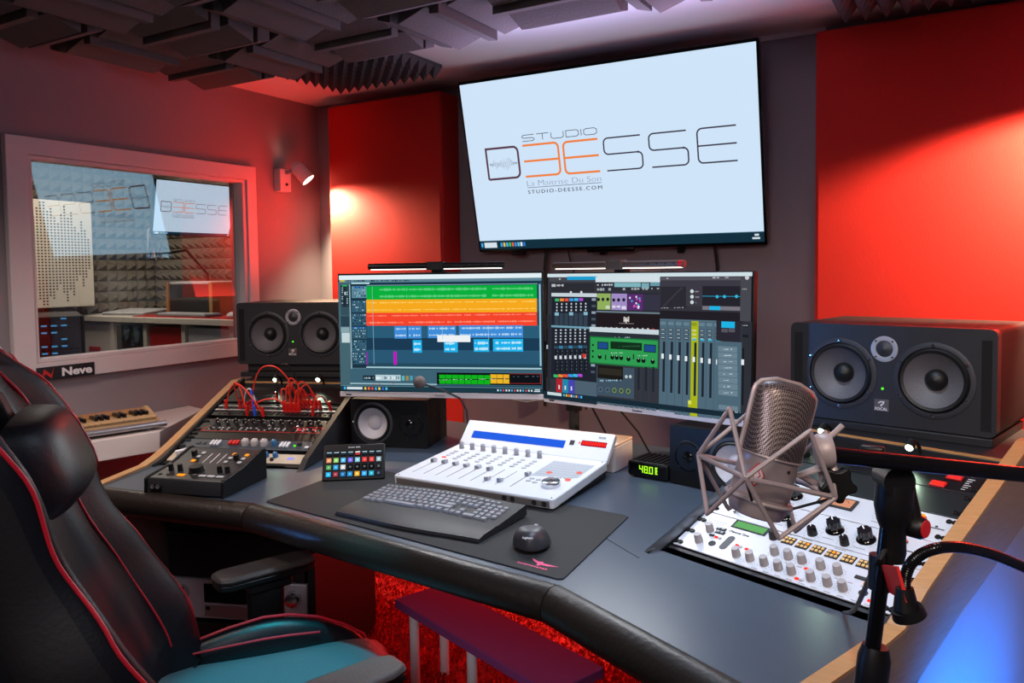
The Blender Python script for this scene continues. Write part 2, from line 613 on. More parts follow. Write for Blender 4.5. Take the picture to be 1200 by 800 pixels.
# ------------------------------------------------------------ recording booth behind the window
struct(G().box(-5.1, -5.0, 0.9, 3.7, 0, 2.3).build('wall_booth_left', 'wall', smooth=False))
struct(G().box(-5.1, -3.02, 3.55, 3.65, 0, 2.3).build('wall_booth_back', 'wall', smooth=False))
struct(G().box(-5.1, -3.02, 0.8, 0.9, 0, 2.3).build('wall_booth_front', 'wall', smooth=False))
struct(G().box(-5.1, -3.02, 0.8, 3.65, 2.3, 2.35).build('ceiling_booth', 'ceiling', smooth=False))


def pyramids(name, mw, w, h, nx, ny, dep, m, base=.012, parent=None):
    """foam sheet in the local xy plane, pyramids towards +z"""
    g = G(mw)
    g.box(0, w, 0, h, 0, base)
    a, b = w / nx, h / ny
    for i in range(nx):
        for j in range(ny):
            x, y = i * a, j * b
            g.add([(x, y, base), (x + a, y, base), (x + a, y + b, base), (x, y + b, base), (x + a / 2, y + b / 2, base + dep)],
                  [(0, 1, 4), (1, 2, 4), (2, 3, 4), (3, 0, 4)])
    return g.build(name, m, parent, smooth=False)


mwL = lambda y, z: Matrix(((0, 0, 1, -5.0), (1, 0, 0, y), (0, 1, 0, z), (0, 0, 0, 1)))
mwB = lambda x, z: Matrix(((1, 0, 0, x), (0, 0, -1, 3.55), (0, 1, 0, z), (0, 0, 0, 1)))
for iy, y in enumerate((2.55, 3.05)):
    for iz, z in enumerate((1.15, 1.65)):
        tag(pyramids('foam_panel', mwL(y, z), .495, .495, 7, 7, .05, 'foamg'),
            'grey pyramid foam panel on the booth side wall, %s one %s' % (('lower', 'upper')[iz], ('beside the perforated panel', 'by the booth corner')[iy]),
            'foam panel', 'grey foam on the booth walls')
for ix, x in enumerate((-4.94, -4.44, -3.94, -3.44)):
    for iz, z in enumerate((1.15, 1.65)):
        tag(pyramids('foam_panel', mwB(x, z), .495 if ix < 3 else .4, .495, 7, 7, .05, 'foamg'),
            'grey pyramid foam panel on the booth back wall, %s row, %s' % (('lower', 'upper')[iz], ('next to the booth corner', 'behind the booth microphone', 'behind the wooden amplifier', 'at the window end')[ix]),
            'foam panel', 'grey foam on the booth walls')

t = thing('perforated_panel', 'white perforated acoustic panel seen through the window', 'acoustic panel', (-4.75, 2.2, 1.21))
G().box(-.03, 0, 0, .75, 0, .645).build('board', 'perf', t, bevel=.004)
G().box(-.2, -.03, .1, .14, .05, .6).box(-.2, -.03, .6, .64, .05, .6).build('wall_batten', 'kallax', t, smooth=False)
g = G()
hts = [4, 6, 9, 5, 8, 11, 7, 9, 12, 10, 8, 11, 8, 10, 7, 9, 6, 8, 12, 15, 17, 17, 14, 15, 12, 10, 13, 16, 12, 14, 9, 7, 11, 8, 5]
for i, n in enumerate(hts):
    for j in range(-n, n + 1):
        g.box(0, .0006, .02 + i * .0205, .02 + i * .0205 + .011, .32 + j * .0178, .32 + j * .0178 + .0095)
g.build('perforation', 'print', t, smooth=False)

# cube shelf, boxes, things on it
t = thing('cube_shelf', 'white cube shelf unit under the foam in the booth', 'shelf', (0, 2.92, 0))
G().box(-4.95, -3.10, -.02, .48, 1.115, 1.15).build('top_board', 'kallax', t, bevel=.003)
bays = [-4.93, -4.54, -4.22, -3.87, -3.47, -3.12]
for b in bays:
    G().box(b - .016, b + .016, 0, .40, .02, 1.115).build('upright', 'kallax', t, smooth=False)
G().box(-4.93, -3.12, 0, .40, .755, .785).box(-4.93, -3.12, 0, .40, .385, .415).box(-4.93, -3.12, 0, .40, 0, .03).build('shelf_board', 'kallax', t, smooth=False)
for i, (m, lb) in enumerate((('kallax', 'white drawer box with a small red dot in the left cube of the booth shelf'), ('black', 'black storage box in the booth cube shelf'), ('redbox', 'red storage box in the booth cube shelf'), ('white', 'pale storage box in the right cube of the booth shelf'))):
    x0, x1 = bays[i] + .03, bays[i + 1] - .03
    t = thing('storage_box', lb, 'box', ((x0 + x1) / 2, 2.93, .785), group='boxes in the booth shelf')
    h = (x1 - x0) / 2
    G().box(-h, h, .0, .36, 0, .31).build('front', m, t, bevel=.004)
    G().box(-h * .35, h * .35, -.004, .0, .14, .17).build('label_holder' if i else 'dot', m if i else 'redp', t, bevel=.001)
tag(G().box(-4.35, -3.3, .0, .30, 0, .004).build('desk_mat', 'redbox', loc=(0, 2.93, 1.15), smooth=False), 'thin red desk mat on the booth shelf top', 'desk mat')
t = thing('computer_keyboard', 'grey computer keyboard on the red mat in the booth', 'keyboard', (-3.95, 3.02, 1.154))
G().box(-.22, .22, -.06, .07, 0, .014).build('base', 'key', t, bevel=.003)
g = G()
for i in range(14):
    for j in range(4):
        g.box(-.21 + i * .03, -.186 + i * .03, -.05 + j * .028, -.027 + j * .028, .014, .02)
g.build('keycaps', 'white', t, smooth=False)
t = thing('computer_mouse', 'pale computer mouse on the red mat in the booth', 'mouse', (-3.52, 2.99, 1.154))
G().ball((0, 0, 0.012), .045, 8, 0, .55).build('shell', 'white', t)
t = thing('studio_amplifier', 'small amplifier with wooden side on the booth shelf', 'amplifier', (-4.05, 3.22, 1.15))
G().box(-.2, .17, -.1, .12, 0, .19).build('cabinet', 'dgrey', t, bevel=.004)
G().box(.17, .2, -.11, .13, 0, .2).box(-.225, -.2, -.11, .13, 0, .2).build('wood_side', 'wood', t, bevel=.003)
G().box(-.2, .17, -.1, .12, .19, .205).build('lid', 'white', t, bevel=.003)
t = thing('notebook_computer', 'flat pale notebook lying on the booth shelf', 'notebook', (-4.55, 3.1, 1.15), (0, 0, .2))
G().rbox((0, 0, .008), (.33, .24, .016), .012).build('base', 'alu', t, bevel=.002)
G(Matrix.Translation((0, .0, .017)) @ Matrix.Rotation(R(4), 4, 'X')).rbox((0, 0, .006), (.33, .24, .008), .012).build('lid', 'white', t, bevel=.002)
t = thing('booth_microphone', 'silver microphone in a wire shock mount hanging in the booth', 'microphone', (-4.25, 3.0, 1.50), (0, R(10), 0))
G().lathe([(.018, 0), (.026, .01), (.028, .09), (.026, .10)], n=16).build('body', 'chrome', t)
G().lathe([(.027, .10), (.03, .11), (.03, .17), (.02, .19), (.001, .193)], n=16).build('grille', 'alu', t)
g = G()
for k in range(6):
    a, b = 2 * PI * k / 6, 2 * PI * (k + .5) / 6
    g.tube([(.05 * math.cos(a), .05 * math.sin(a), .0), (.06 * math.cos(b), .06 * math.sin(b), .1), (.05 * math.cos(a + PI / 3), .05 * math.sin(a + PI / 3), .0)], .003, 6)
g.build('wire_cradle', 'chrome', t)
t = thing('booth_boom_stand', 'dark boom arm holding the booth microphone', 'microphone stand', (-4.25, 3.0, 1.15))
G().tube([(-.02, .42, .0), (-.02, .42, .25), (.0, .25, .40), (.0, .04, .37)], .009, 8).build('arm', 'blackc', t)
G().lathe([(.05, 0), (.05, .012), (.015, .02)], (-.02, .42, 0), n=20).build('base', 'black', t)
t = thing('reflection_rack', 'dark rack shape with blue rows standing in for a reflection at the left edge of the booth', 'rack', (-3.50, 1.80, 0), (0, 0, R(62)))  # made-up rack in place of a dark bluish reflection in the pane
G().box(-.26, .26, -.25, .25, 0, 1.235).build('cabinet', 'blackm', t, bevel=.006)
g = G()
for k in range(10):
    g.box(-.24, .24, -.262, -.25, .25 + k * .095, .335 + k * .095)
g.build('device_fronts', 'dgrey', t, bevel=.002)
g = G()
for k in range(34):
    for j in range(12):
        if (k * 7 + j * 5 + j * j) % 3:
            g.box(-.21 + j * .035, -.19 + j * .035, -.2645, -.262, .30 + k * .028, .306 + k * .028)
g.build('reflection_glow', emat('reflection_blue', (.06, .28, .55), 1.0), t, smooth=False)


# ------------------------------------------------------------ wall television and its twin in the booth
def arc(cx, cy, r, a0, a1, n=6):
    return [(cx + r * math.cos(R(a0 + (a1 - a0) * i / n)), cy + r * math.sin(R(a0 + (a1 - a0) * i / n))) for i in range(n + 1)]


def television(name, label, mw, k, detail=True):
    W, H = 1.245 * k, .735 * k
    t = thing(name, label, 'television', mw=mw)
    G().prism(rr_poly(-W / 2, W / 2, -H / 2, H / 2, .006 * k), 0, .028, 'y').build('bezel', 'gloss', t, bevel=.002)
    G().prism(rr_poly(-W * .36, W * .36, -H * .38, H * .3, .03 * k), .028, .075 * k, 'y').build('rear_housing', 'black', t, bevel=.006)
    ui = UI(W * .985, H * .965)
    ui.r(0, 0, 1, 1, 'cfe4f8')
    ui.r(0, .945, 1, 1, '14303f')
    ui.r(0, .945, 1, .949, '3d6478')
    ui.r(.018, .957, .07, .99, 'd6e2ea')
    for i, c in enumerate(('3aa0e8', 'e8c34a', '58b0f0', '48c060', 'e06848', '4a90e0', '60c0e0', 'e8e8f0', '2878d0')):
        ui.r(.085 + i * .0115, .96, .093 + i * .0115, .985, c)
    ui.r(.005, .96, .012, .985, '40b0f8')
    ui.r(.972, .957, .985, .968, 'd0dde6'); ui.r(.965, .975, .988, .985, 'd0dde6')
    s = ui.build('screen', 'screen', t, smooth=False, loc=(0, -.001, 0))
    ink, org = emat(name + '_ink', '3a3548', 1), emat(name + '_orange', 'f0813e', 1)
    th, z = .0078 * k, .0012
    S = lambda pts: [(x * k, y * k) for x, y in pts]
    g = G()
    g.ribbon(S([(-.524, -.05), (-.524, .079)] + arc(-.393, .057, .022, 90, 0) + arc(-.393, -.027, .022, 0, -90) + [(-.524, -.05)]), th * 1.15, z, .0004)
    g.build('letter_d', emat(name + '_plum', '5a3a4c', 1), s, smooth=False)
    g = G()
    g.ribbon(S([(-.346, .079)] + arc(-.203, .060, .019, 90, 0) + arc(-.203, -.030, .019, 0, -90) + [(-.346, -.049)]), th * 1.1, z, .0004)
    g.ribbon(S([(-.346, .014), (-.186, .014)]), th * 1.1, z + .0002, .0004)
    e = lambda x0, x1: ([(x1, .077)] + arc(x0 + .019, .058, .019, 90, 180) + arc(x0 + .019, -.031, .019, 180, 270) + [(x1, -.050)], [(x0, .0135), (x1, .0135)])
    a, b = e(-.161, -.010)
    g.ribbon(S(a), th * 1.1, z, .0004); g.ribbon(S(b), th * 1.1, z + .0002, .0004)
    g.build('letter_e_orange', org, s, smooth=False)
    g = G()
    for x0, x1 in ((.014, .166), (.200, .346)):
        g.ribbon(S([(x1, .076)] + arc(x0 + .018, .058, .018, 90, 180) + arc(x0 + .018, .031, .018, 180, 270) + [(x1 - .014, .013)] + arc(x1 - .014, -.005, .018, 90, 0) + arc(x1 - .014, -.033, .018, 0, -90) + [(x0 + .006, -.051)]), th * .72, z, .0004)
    a, b = e(.387, .531)
    g.ribbon(S(a), th * .72, z, .0004); g.ribbon(S(b), th * .72, z + .0002, .0004)
    g.build('letter_esse', ink, s, smooth=False)
    # waveform in the D
    g = G()
    rnd = random.Random(3)
    pts = []
    for i in range(44):
        x = -.512 + i * .0031
        env = .004 + .028 * math.exp(-((i - 26) / 9) ** 2) + .016 * math.exp(-((i - 8) / 5) ** 2)
        pts.append((x, .012 + (1 if i % 2 else -1) * env * rnd.uniform(.2, 1)))
    g.ribbon(S(pts), .0018 * k, z, .0003)
    g.build('waveform', ink, s, smooth=False)
    T = lambda x, y: Matrix.Translation((x * k, -z, y * k)) @ FACE
    g = G()
    lw, hh, x0 = .0026 * k, .0125, -.343
    cw, gp = .055, .0115
    def at(i, pts): return S([(x0 + i * (cw + gp) + px_ * cw, .1085 + py_ * hh) for px_, py_ in pts])
    g.ribbon(at(0, [(1, 1), (.15, 1), (0, .7), (0, .3), (.15, 0), (.85, 0), (1, -.3), (1, -.7), (.85, -1), (0, -1)]), lw, z, .0004)
    g.ribbon(at(1, [(0, 1), (1, 1)]), lw, z, .0004); g.ribbon(at(1, [(.5, 1), (.5, -1)]), lw, z, .0004)
    g.ribbon(at(2, [(0, 1), (0, -.6), (.18, -1), (.82, -1), (1, -.6), (1, 1)]), lw, z, .0004)
    g.ribbon(at(3, [(0, -1), (0, 1), (.82, 1), (1, .6), (1, -.6), (.82, -1)]), lw, z, .0004, closed=True)
    g.ribbon(at(4.0, [(0, 1), (0, -1)]), lw, z, .0004)
    g.ribbon(at(4.173, [(.18, -1), (0, -.6), (0, .6), (.18, 1), (.82, 1), (1, .6), (1, -.6), (.82, -1)]), lw, z, .0004, closed=True)
    g.build('studio_lettering', ink, s, smooth=False)
    text('La Maitrise Du Son', .334 * k, T(-.177, -.078), emat(name + '_grey', '7f86a8', 1), 'slogan_lettering', s, height=.022 * k, bold=-.022)
    G().box(-.344 * k, -.009 * k, -z - .0003, -z, -.0965 * k, -.0945 * k).build('rule', ink, s, smooth=False)
    text('STUDIO-DEESSE.COM', .335 * k, T(-.176, -.114), ink, 'address_lettering', s, height=.015 * k, bold=.0, space=1.35)
    if detail:
        G().box(-.10 * k, .10 * k, -.003, .02, -H / 2 - .012, -H / 2 + .004).build('control_strip', 'gloss', t, bevel=.002)
        G().box(-.46, -.40, -.002, .02, -H / 2 - .018, -H / 2).build('sensor_bar', 'gloss', t, bevel=.002)
        for xh in (-.06, .27):
            G().box(xh, xh + .025, .03, .06, -H / 2 - .03, -H / 2).build('bracket_hook', 'black', t, bevel=.002)
    return t


tv = television('wall_television', 'large wall television tilted down above the desk showing the studio logo', Matrix.Translation((-1.263, 2.90, 1.838)) @ Matrix.Rotation(R(1.2), 4, 'Z') @ Matrix.Rotation(R(12.6), 4, 'X'), 1.0)
G().box(-.2, .2, .075, .10, -.2, .2).build('mount_plate', 'black', tv, bevel=.003)
t = thing('television_bracket', 'dark steel bracket between the big television and the back wall', 'bracket', (-1.263, 3.05, 1.84))
G().box(-.25, .25, -.02, 0, -.15, .15).build('wall_plate', 'black', t, bevel=.003)
G().tube([(-.1, -.02, -.05), (-.1, -.06, -.05)], .015, 8).tube([(.1, -.02, -.05), (.1, -.06, -.05)], .015, 8).build('arm', 'black', t)
btv = television('booth_television', 'small television with the studio logo hanging inside the booth', Matrix.Translation((-4.15, 3.245, 1.80)) @ Matrix.Rotation(R(90), 4, 'Z') @ Matrix.Rotation(R(10), 4, 'X'), .455, False)
G().tube([(.16, .05, 0), (.22, .09, 0), (.29, .05, 0)], .015, 8).build('wall_arm', 'black', btv)
for nm, pts, r, lb in (('power_cable', [(-1.56, 2.99, 1.50), (-1.575, 3.0, 1.4), (-1.60, 3.03, 1.2), (-1.6, 3.035, .8)], .008, 'thick black cable dropping behind the left monitor from the television'),
                       ('signal_cable', [(-1.47, 2.99, 1.52), (-1.455, 3.0, 1.44), (-1.42, 3.02, 1.3), (-1.4, 3.03, .8)], .004, 'thin black cable slanting down between the monitors from the television'),
                       ('network_cable', [(-.84, 2.99, 1.5), (-.838, 3.03, 1.4), (-.84, 3.04, .8)], .006, 'black cable hanging straight down right of the television centre')):
    tag(G().tube(pts, r, 8).build(nm, 'blackc'), lb, 'cable')

# ------------------------------------------------------------ red fabric panels
for nm, x0, x1, z1, lb in (('l', -2.714, -2.040, 2.203, 'red fabric acoustic panel left of the television'), ('r', -.462, .72, 2.205, 'wide red fabric acoustic panel right of the television')):
    t = thing('acoustic_panel', lb, 'acoustic panel', ((x0 + x1) / 2, WB, .62))
    hw = (x1 - x0) / 2
    G().box(-hw, hw, -.15, -.001, 0, z1 - .62).build('fabric_front', 'red', t, bevel=.012, seg=3)
    G().box(-hw + .02, hw - .02, -.001, .0, .02, z1 - .66).build('backing_board', 'black', t, smooth=False)

# ------------------------------------------------------------ wall spotlights
def spotlight(lb, loc, rz, aim, glow=True):
    t = thing('wall_spotlight', lb, 'lamp', loc, (0, 0, rz))
    G().box(0, .045, -.035, .035, -.055, .055).build('wall_plate', 'white', t, bevel=.003)
    G().cyl((.045, .005, -.02), (.049, .005, -.02), .007, n=12).build('switch', 'black', t)
    G().cyl((.045, 0, .035), (.085, .02, .045), .009, n=12).build('arm', 'alu', t)
    a = Vector(aim).normalized()
    p = Vector((.105, .05, .035))
    G().lathe([(.012, -.062), (.03, -.05), (.037, -.03), (.037, .045), (.033, .045), (.031, .03)], p, a, 24, cap=False).build('lamp_head', 'white', t)
    G().lathe([(.031, .028), (.02, .036), (.001, .04)], p, a, 20).build('bulb', 'e_bulb', t)
    return t
spotlight('white wall spotlight lit beside the booth window', (WL, 2.775, 1.85), 0, (.55, .35, -.75))
spotlight('white wall spotlight on the right wall', (WR, 2.55, 1.85), PI, (.55, -.35, -.75))

# ------------------------------------------------------------ ceiling foam
def wedge_tile(lb, x0, y0, along, seed, s=.345):
    """along 'y': wedges run away from the viewer"""
    t = thing('ceiling_foam_tile', lb, 'acoustic foam', (x0 + s / 2, y0 + s / 2, CZ), (0, 0, 0 if along == 'y' else PI / 2), 'wedge foam tiles on the ceiling')
    h = s / 2
    G().box(-h, h, -h, h, -.03, 0).build('backing', 'foam', t, smooth=False)
    prof = [[(.00, .25, .030, .058), (.30, .40, .074, .070), (.46, .75, .050, .082), (.83, .98, .072, .056)],
            [(.02, .16, .060, .074), (.22, .52, .080, .046), (.58, .68, .072, .076), (.74, 1.0, .056, .032)]][seed % 2]
    for i, (f0, f1, a, b) in enumerate(prof):
        e = .012 if i % 2 else 0
        G().prism([(-h + f0 * s, -.03), (-h + f1 * s, -.03), (-h + f1 * s, -.03 - b), (-h + f0 * s, -.03 - a)], -h + e, h - .012 + e, 'y').build('wedge_block', 'foam', t, smooth=False, bevel=.002)
    return t
XL = [-2.70, -2.345]
XR = [-1.93, -1.575, -1.22, -.865, -.51]
rows = [1.905, 1.55, 1.195, .84]
rown = ['in the row nearest the television', 'in the second row from the television', 'in the third row from the television', 'in the fourth row from the television']
coln = ['nearest the booth window', 'second from the booth window', 'just right of the ceiling gap', 'second right of the ceiling gap', 'third right of the ceiling gap', 'fourth right of the ceiling gap', 'fifth right of the ceiling gap']
for i, x in enumerate(XL + XR):
    for j, y in enumerate(rows):
        if j == 3 and i > 1: continue
        if i >= 5 and j >= 2: continue
        al = 'x' if (i + j) % 2 == 0 else 'y'
        wedge_tile('charcoal wedge foam ceiling tile %s, %s' % (coln[i], rown[j]), x, y, al, i + j * 3)
dn = lambda x, y: Matrix(((1, 0, 0, x), (0, -1, 0, y), (0, 0, -1, CZ), (0, 0, 0, 1)))
tag(pyramids('pyramid_foam', dn(-2.46, 2.72), .56, .53, 11, 10, .05, 'foam2'), 'dark pyramid foam on the ceiling above the left red panel', 'acoustic foam')
tag(pyramids('pyramid_foam', dn(-.385, 2.84), .60, .60, 10, 10, .055, 'foam2'), 'dark pyramid foam on the ceiling above the right red panel', 'acoustic foam')

# ------------------------------------------------------------ sign, sticker, shelf and small synth by the window
t = thing('name_sign', 'black NEVE sign with a red mark on the window frame', 'sign', (-2.8925, 1.675, 1.045), (0, 0, PI / 2))
G().box(-.108, .108, -.003, .002, -.025, .025).build('plate', mat('sign_black', '14141a', .35), t, bevel=.001)
text('Neve', .115, Matrix.Translation((.040, -.0032, .001)) @ FACE, 'wprint', 'neve_lettering', t, height=.031, bold=.035)
g = G()
g.add([(-.092, -.0034, -.02), (-.083, -.0034, .018), (-.056, -.0034, -.004), (-.046, -.0034, .022), (-.056, -.0034, -.018), (-.078, -.0034, .001)], [(0, 5, 1), (1, 5, 4, 2), (2, 4, 3)])
g.build('red_mark', 'redp', t, smooth=False, solid=.0006)
t = thing('square_sticker', 'small grey square sticker beside the Neve sign', 'sticker', (-2.8935, 1.535, 1.042), (0, 0, PI / 2))
G().box(-.021, .021, -.0015, .0, -.019, .019).build('sheet', mat('sticker_grey', '76848e', .5), t, smooth=False)
g = G()
for k in range(5):
    g.box(-.016 + k * .007, -.012 + k * .007, -.0022, -.0015, -.012 + (k % 2) * .006, .0 + (k % 3) * .005)
g.build('print', 'dgrey', t, smooth=False)

P1, P2, P3 = (-2.61, 1.542), (-2.542, 1.804), (-2.79, 2.19)
t = thing('wall_shelf', 'thick white shelf along the wall under the booth window', 'shelf', (0, 0, .755))
G().prism([(-2.919, 1.0), (-2.75, 1.0), P1, P2, P3, (-2.919, 2.22)], 0, .075).build('board', 'shelfw', t, bevel=.003)
G().box(-2.919, -2.90, 1.05, 2.2, -.05, 0).build('bracket', 'shelfw', t, smooth=False)
t = thing('mini_synthesizer', 'small wooden keyboard instrument with black keys on the white shelf', 'keyboard instrument', (-2.690, 1.60, .83), (0, 0, R(90 - 14.5)))
# local: x to the right along the shelf, -y towards the room
G().box(-.30, .245, -.05, .105, .012, .045).build('body', 'synthwood', t, bevel=.003)
G().prism([(-.06, .012), (.115, .012), (.115, .06), (.085, .072), (.05, .06), (-.06, .02)], .245, .262, 'x').prism([(-.06, .012), (.115, .012), (.115, .06), (.085, .072), (.05, .06), (-.06, .02)], -.317, -.30, 'x').build('wood_cheek', 'synthwood', t, bevel=.002)
G().box(-.30, .245, .055, .110, .045, .064).build('control_strip', 'wood', t, bevel=.003)
kx = [-.297 + .0193 * i for i in range(28)]
for i in range(28):
    G().box(kx[i], kx[i] + .0184, -.055, .055, .045, .052).build('white_key', 'synthwood', t, bevel=.0015)
for i in range(27):
    if i % 7 in (0, 1, 3, 4, 5):
        G().box(kx[i] + .0135, kx[i] + .0250, -.008, .055, .052, .066).build('black_key', 'gloss', t, bevel=.002)
G().cyl((-.32, -.064, .022), (.27, -.064, .022), .0115, n=14).build('front_bar', 'alu', t)
for x in (-.26, .22):
    G().cyl((x, -.03, 0), (x, -.03, .014), .010, n=12).cyl((x, .09, 0), (x, .09, .014), .010, n=12).build('foot', 'alu', t)

M['amberb'] = mat('amber_button', 'c8a468', .5, emit='c08a40', es=.25)
M['blankp'] = mat('satin_dark_panel', '24282a', .3, .3)
M['palewood'] = mat('pale_faceplate', 'b3a796', .5, noise=.08)
M['blueknob'] = mat('blue_knob', '2b5f8c', .4)
M['slate'] = mat('slate_faceplate', '3c444e', .45, .3)
M['e_blueviolet'] = emat('violet_display', (.35, .35, 1.0), 1.0)
M['mouseshell'] = mat('mouse_shell', '34343a', .42, noise=.1, scale=60)
M['alusheen'] = mat('painted_sheen_strip', '9a9fa8', .3, .6)  # black anodised metal coloured pale, its reflection painted in

# ------------------------------------------------------------ studio desk
DZ = .78
TILT = R(20)
def frame(O, yaw):
    u = Vector((math.cos(yaw), math.sin(yaw), 0)); b = Vector((-math.sin(yaw), math.cos(yaw), 0))
    v = b * math.cos(TILT) + Vector((0, 0, 1)) * math.sin(TILT)
    n = u.cross(v)
    return Matrix(((u.x, v.x, n.x, O[0]), (u.y, v.y, n.y, O[1]), (u.z, v.z, n.z, O[2]), (0, 0, 0, 1)))
OR, YR = (-.552, 1.660, .782), R(-20.4)
OL, YL = (-2.276, 1.648, .785), R(20.4)
FR, FL = frame(OR, YR), frame(OL, YL)
hor = lambda O, yaw: Matrix.Translation((O[0], O[1], 0)) @ Matrix.Rotation(yaw, 4, 'Z')   # local x = u, y = b, z up
HR, HL = hor(OR, YR), hor(OL, YL)

desk = thing('studio_desk', 'black studio desk with padded front edge and sloped rack bays in plywood sides', 'desk')
front = [(-2.20, 1.355), (-1.641, 1.45), (-.681, 1.347), (-.231, 1.127)]
top = front + [(-.086, 1.487), (.095, 1.975), (.10, 2.35), (-.3, 2.55), (-2.0, 2.66), (-2.62, 2.35), (-2.36, 1.72)]
G().prism(top, .735, DZ, 'z').build('desk_top', 'desk', desk, smooth=False, bevel=.001)
# thin seams of the top
g = G()
for a, b in (((-.726, 1.651), (-.60, 1.56)), ((-.726, 1.651), (-.95, 1.70))):
    g.tube([(*a, DZ), (*b, DZ)], .0012, 6)
g.build('seam', 'rubber', desk)
# padded edge, three mitred lengths
prof = [(.0, .782), (.012, .787), (.030, .785), (.046, .775), (.056, .757), (.056, .738), (.046, .722), (.028, .713), (.0, .711), (-.01, .735)]
fr = [Vector(p) for p in front]
offs = []
for i in range(4):
    d = [(fr[j + 1] - fr[j]).normalized() for j in (max(i - 1, 0), min(i, 2))]
    n0, n1 = Vector((d[0].y, -d[0].x)), Vector((d[1].y, -d[1].x))
    n = (n0 + n1).normalized()
    offs.append(n / n.dot(n0))
for i in range(3):
    vs, fs = [], []
    d = (fr[i + 1] - fr[i]).normalized()
    for e, k in ((0.0012, i), (-.0012, i + 1)):
        for a, z in prof:
            p = fr[k] + offs[k] * a + d * e
            vs.append((p.x, p.y, z))
    n = len(prof)
    fs = [(j, (j + 1) % n, n + (j + 1) % n, n + j) for j in range(n)] + [tuple(range(n))[::-1], tuple(range(n, 2 * n))]
    G().add(vs, fs).build('padded_edge', 'pad', desk, angle=50)
def bay(Hm, side, nm):
    """side +1: outer cheek at +u (right rack), -1: outer cheek at -u (left rack)"""
    x_out = .485 if side > 0 else -.020
    s = side
    # sloping line z(y) of the face plane in the horizontal frame
    zf = lambda y: .782 + y * math.tan(TILT)
    G(Hm).prism([(-.04, DZ), (.53, DZ), (.53, zf(.53) - .035), (-.04, zf(-.04) - .012)], -.012, .478, 'x').build('rack_bay', 'blackm', desk, smooth=False)
    # outer plywood cheek
    topl = [(-.42, .784), (-.12, .787), (-.06, .792), (.03, .836), (.12, .870), (.53, 1.015), (.56, 1.015)] if s > 0 else [(-.30, .782), (-.085, .785), (-.02, .798), (.06, .822), (.50, zf(.50) + .012), (.56, zf(.50) + .012)]
    xo = (.494, .524) if s > 0 else (-.053, -.024)
    g = G(Hm)
    g.prism(topl + [(.56, .872), (.19, .763), (.0, .692), (topl[0][0], .662)], xo[0], xo[1], 'x')
    ck = g.build('plywood_cheek', 'woodside', desk, smooth=False, bevel=.0015)
    g = G(Hm)
    n = len(topl)
    vs = [(x, y, z + e) for e in (.0004, .0055) for x in xo for (y, z) in topl]
    fs = []
    for k in range(n - 1):
        fs += [(2 * n + k, 2 * n + k + 1, 3 * n + k + 1, 3 * n + k), (k, k + 1, 2 * n + k + 1, 2 * n + k), (n + k, 3 * n + k, 3 * n + k + 1, n + k + 1)]
    fs += [(0, 2 * n, 3 * n, n), (n - 1, 2 * n - 1, 4 * n - 1, 3 * n - 1)]
    g.add(vs, fs)
    g.build('plywood_top', 'wood', ck, smooth=False)
    # black liner inside the cheek and inner cheek on the other side
    xi = (.4765, .4935) if s > 0 else (-.0235, -.0135)
    G(Hm).prism([(-.06, DZ), (.53, DZ), (.53, zf(.53) + .014), (-.0, zf(0) + .012), (-.06, DZ + .004)], xi[0], xi[1], 'x').build('inner_liner', 'cheek', desk, smooth=False)
    xn = (-.027, -.0125) if s > 0 else (.4775, .497)
    hgt = .003 if s > 0 else .035
    G(Hm).prism([(-.075, DZ), (.53, DZ), (.53, zf(.53) + hgt), (-.02, zf(-.02) + hgt), (-.06, zf(-.06) + hgt * .6)], xn[0], xn[1], 'x').build('inner_cheek', 'cheek' if s < 0 else 'alusheen', desk, smooth=False, bevel=.001)
    # shelf behind for the loudspeaker
    G(Hm).box(-.05 if s > 0 else -.07, .56 if s > 0 else .52, .531, .95, zf(.53) - .035, zf(.53) - .008).build('speaker_shelf', 'cheek', desk, smooth=False, bevel=.002)
    G(Hm).box(-.05 if s > 0 else -.07, .56 if s > 0 else .52, .533, .537, zf(.53) - .008, zf(.53) - .002).build('shelf_lip', 'wood', desk, smooth=False)
    G(Hm).box(.0, .46, .6, .85, DZ, zf(.53) - .036).build('shelf_support', 'blackm', desk, smooth=False)
    # lower pedestal
    xl = (.494, .516) if s > 0 else (-.045, -.025)
    G(Hm).prism([(topl[0][0] + .03, .646), (.0, .676), (.19, .747), (.56, .856), (.56, .0), (-.10, .0), (topl[0][0] + .03, .35)], xl[0], xl[1], 'x').build('pedestal_side', 'panel_low', desk, smooth=False, bevel=.001)
    xq = (-.045, -.02) if s > 0 else (.485, .51)
    G(Hm).box(xq[0], xq[1], -.02, .53, 0, .734).build('pedestal_side', 'cheek', desk, smooth=False, bevel=.001)
    G(Hm).box(-.02, .485, .50, .53, 0, .734).build('pedestal_back', 'cheek', desk, smooth=False)
    G(Hm).box(-.02, .485, 0, .5, 0.0, .06).build('pedestal_plinth', 'cheek', desk, smooth=False)
bay(HR, 1, 'r'); bay(HL, -1, 'l')
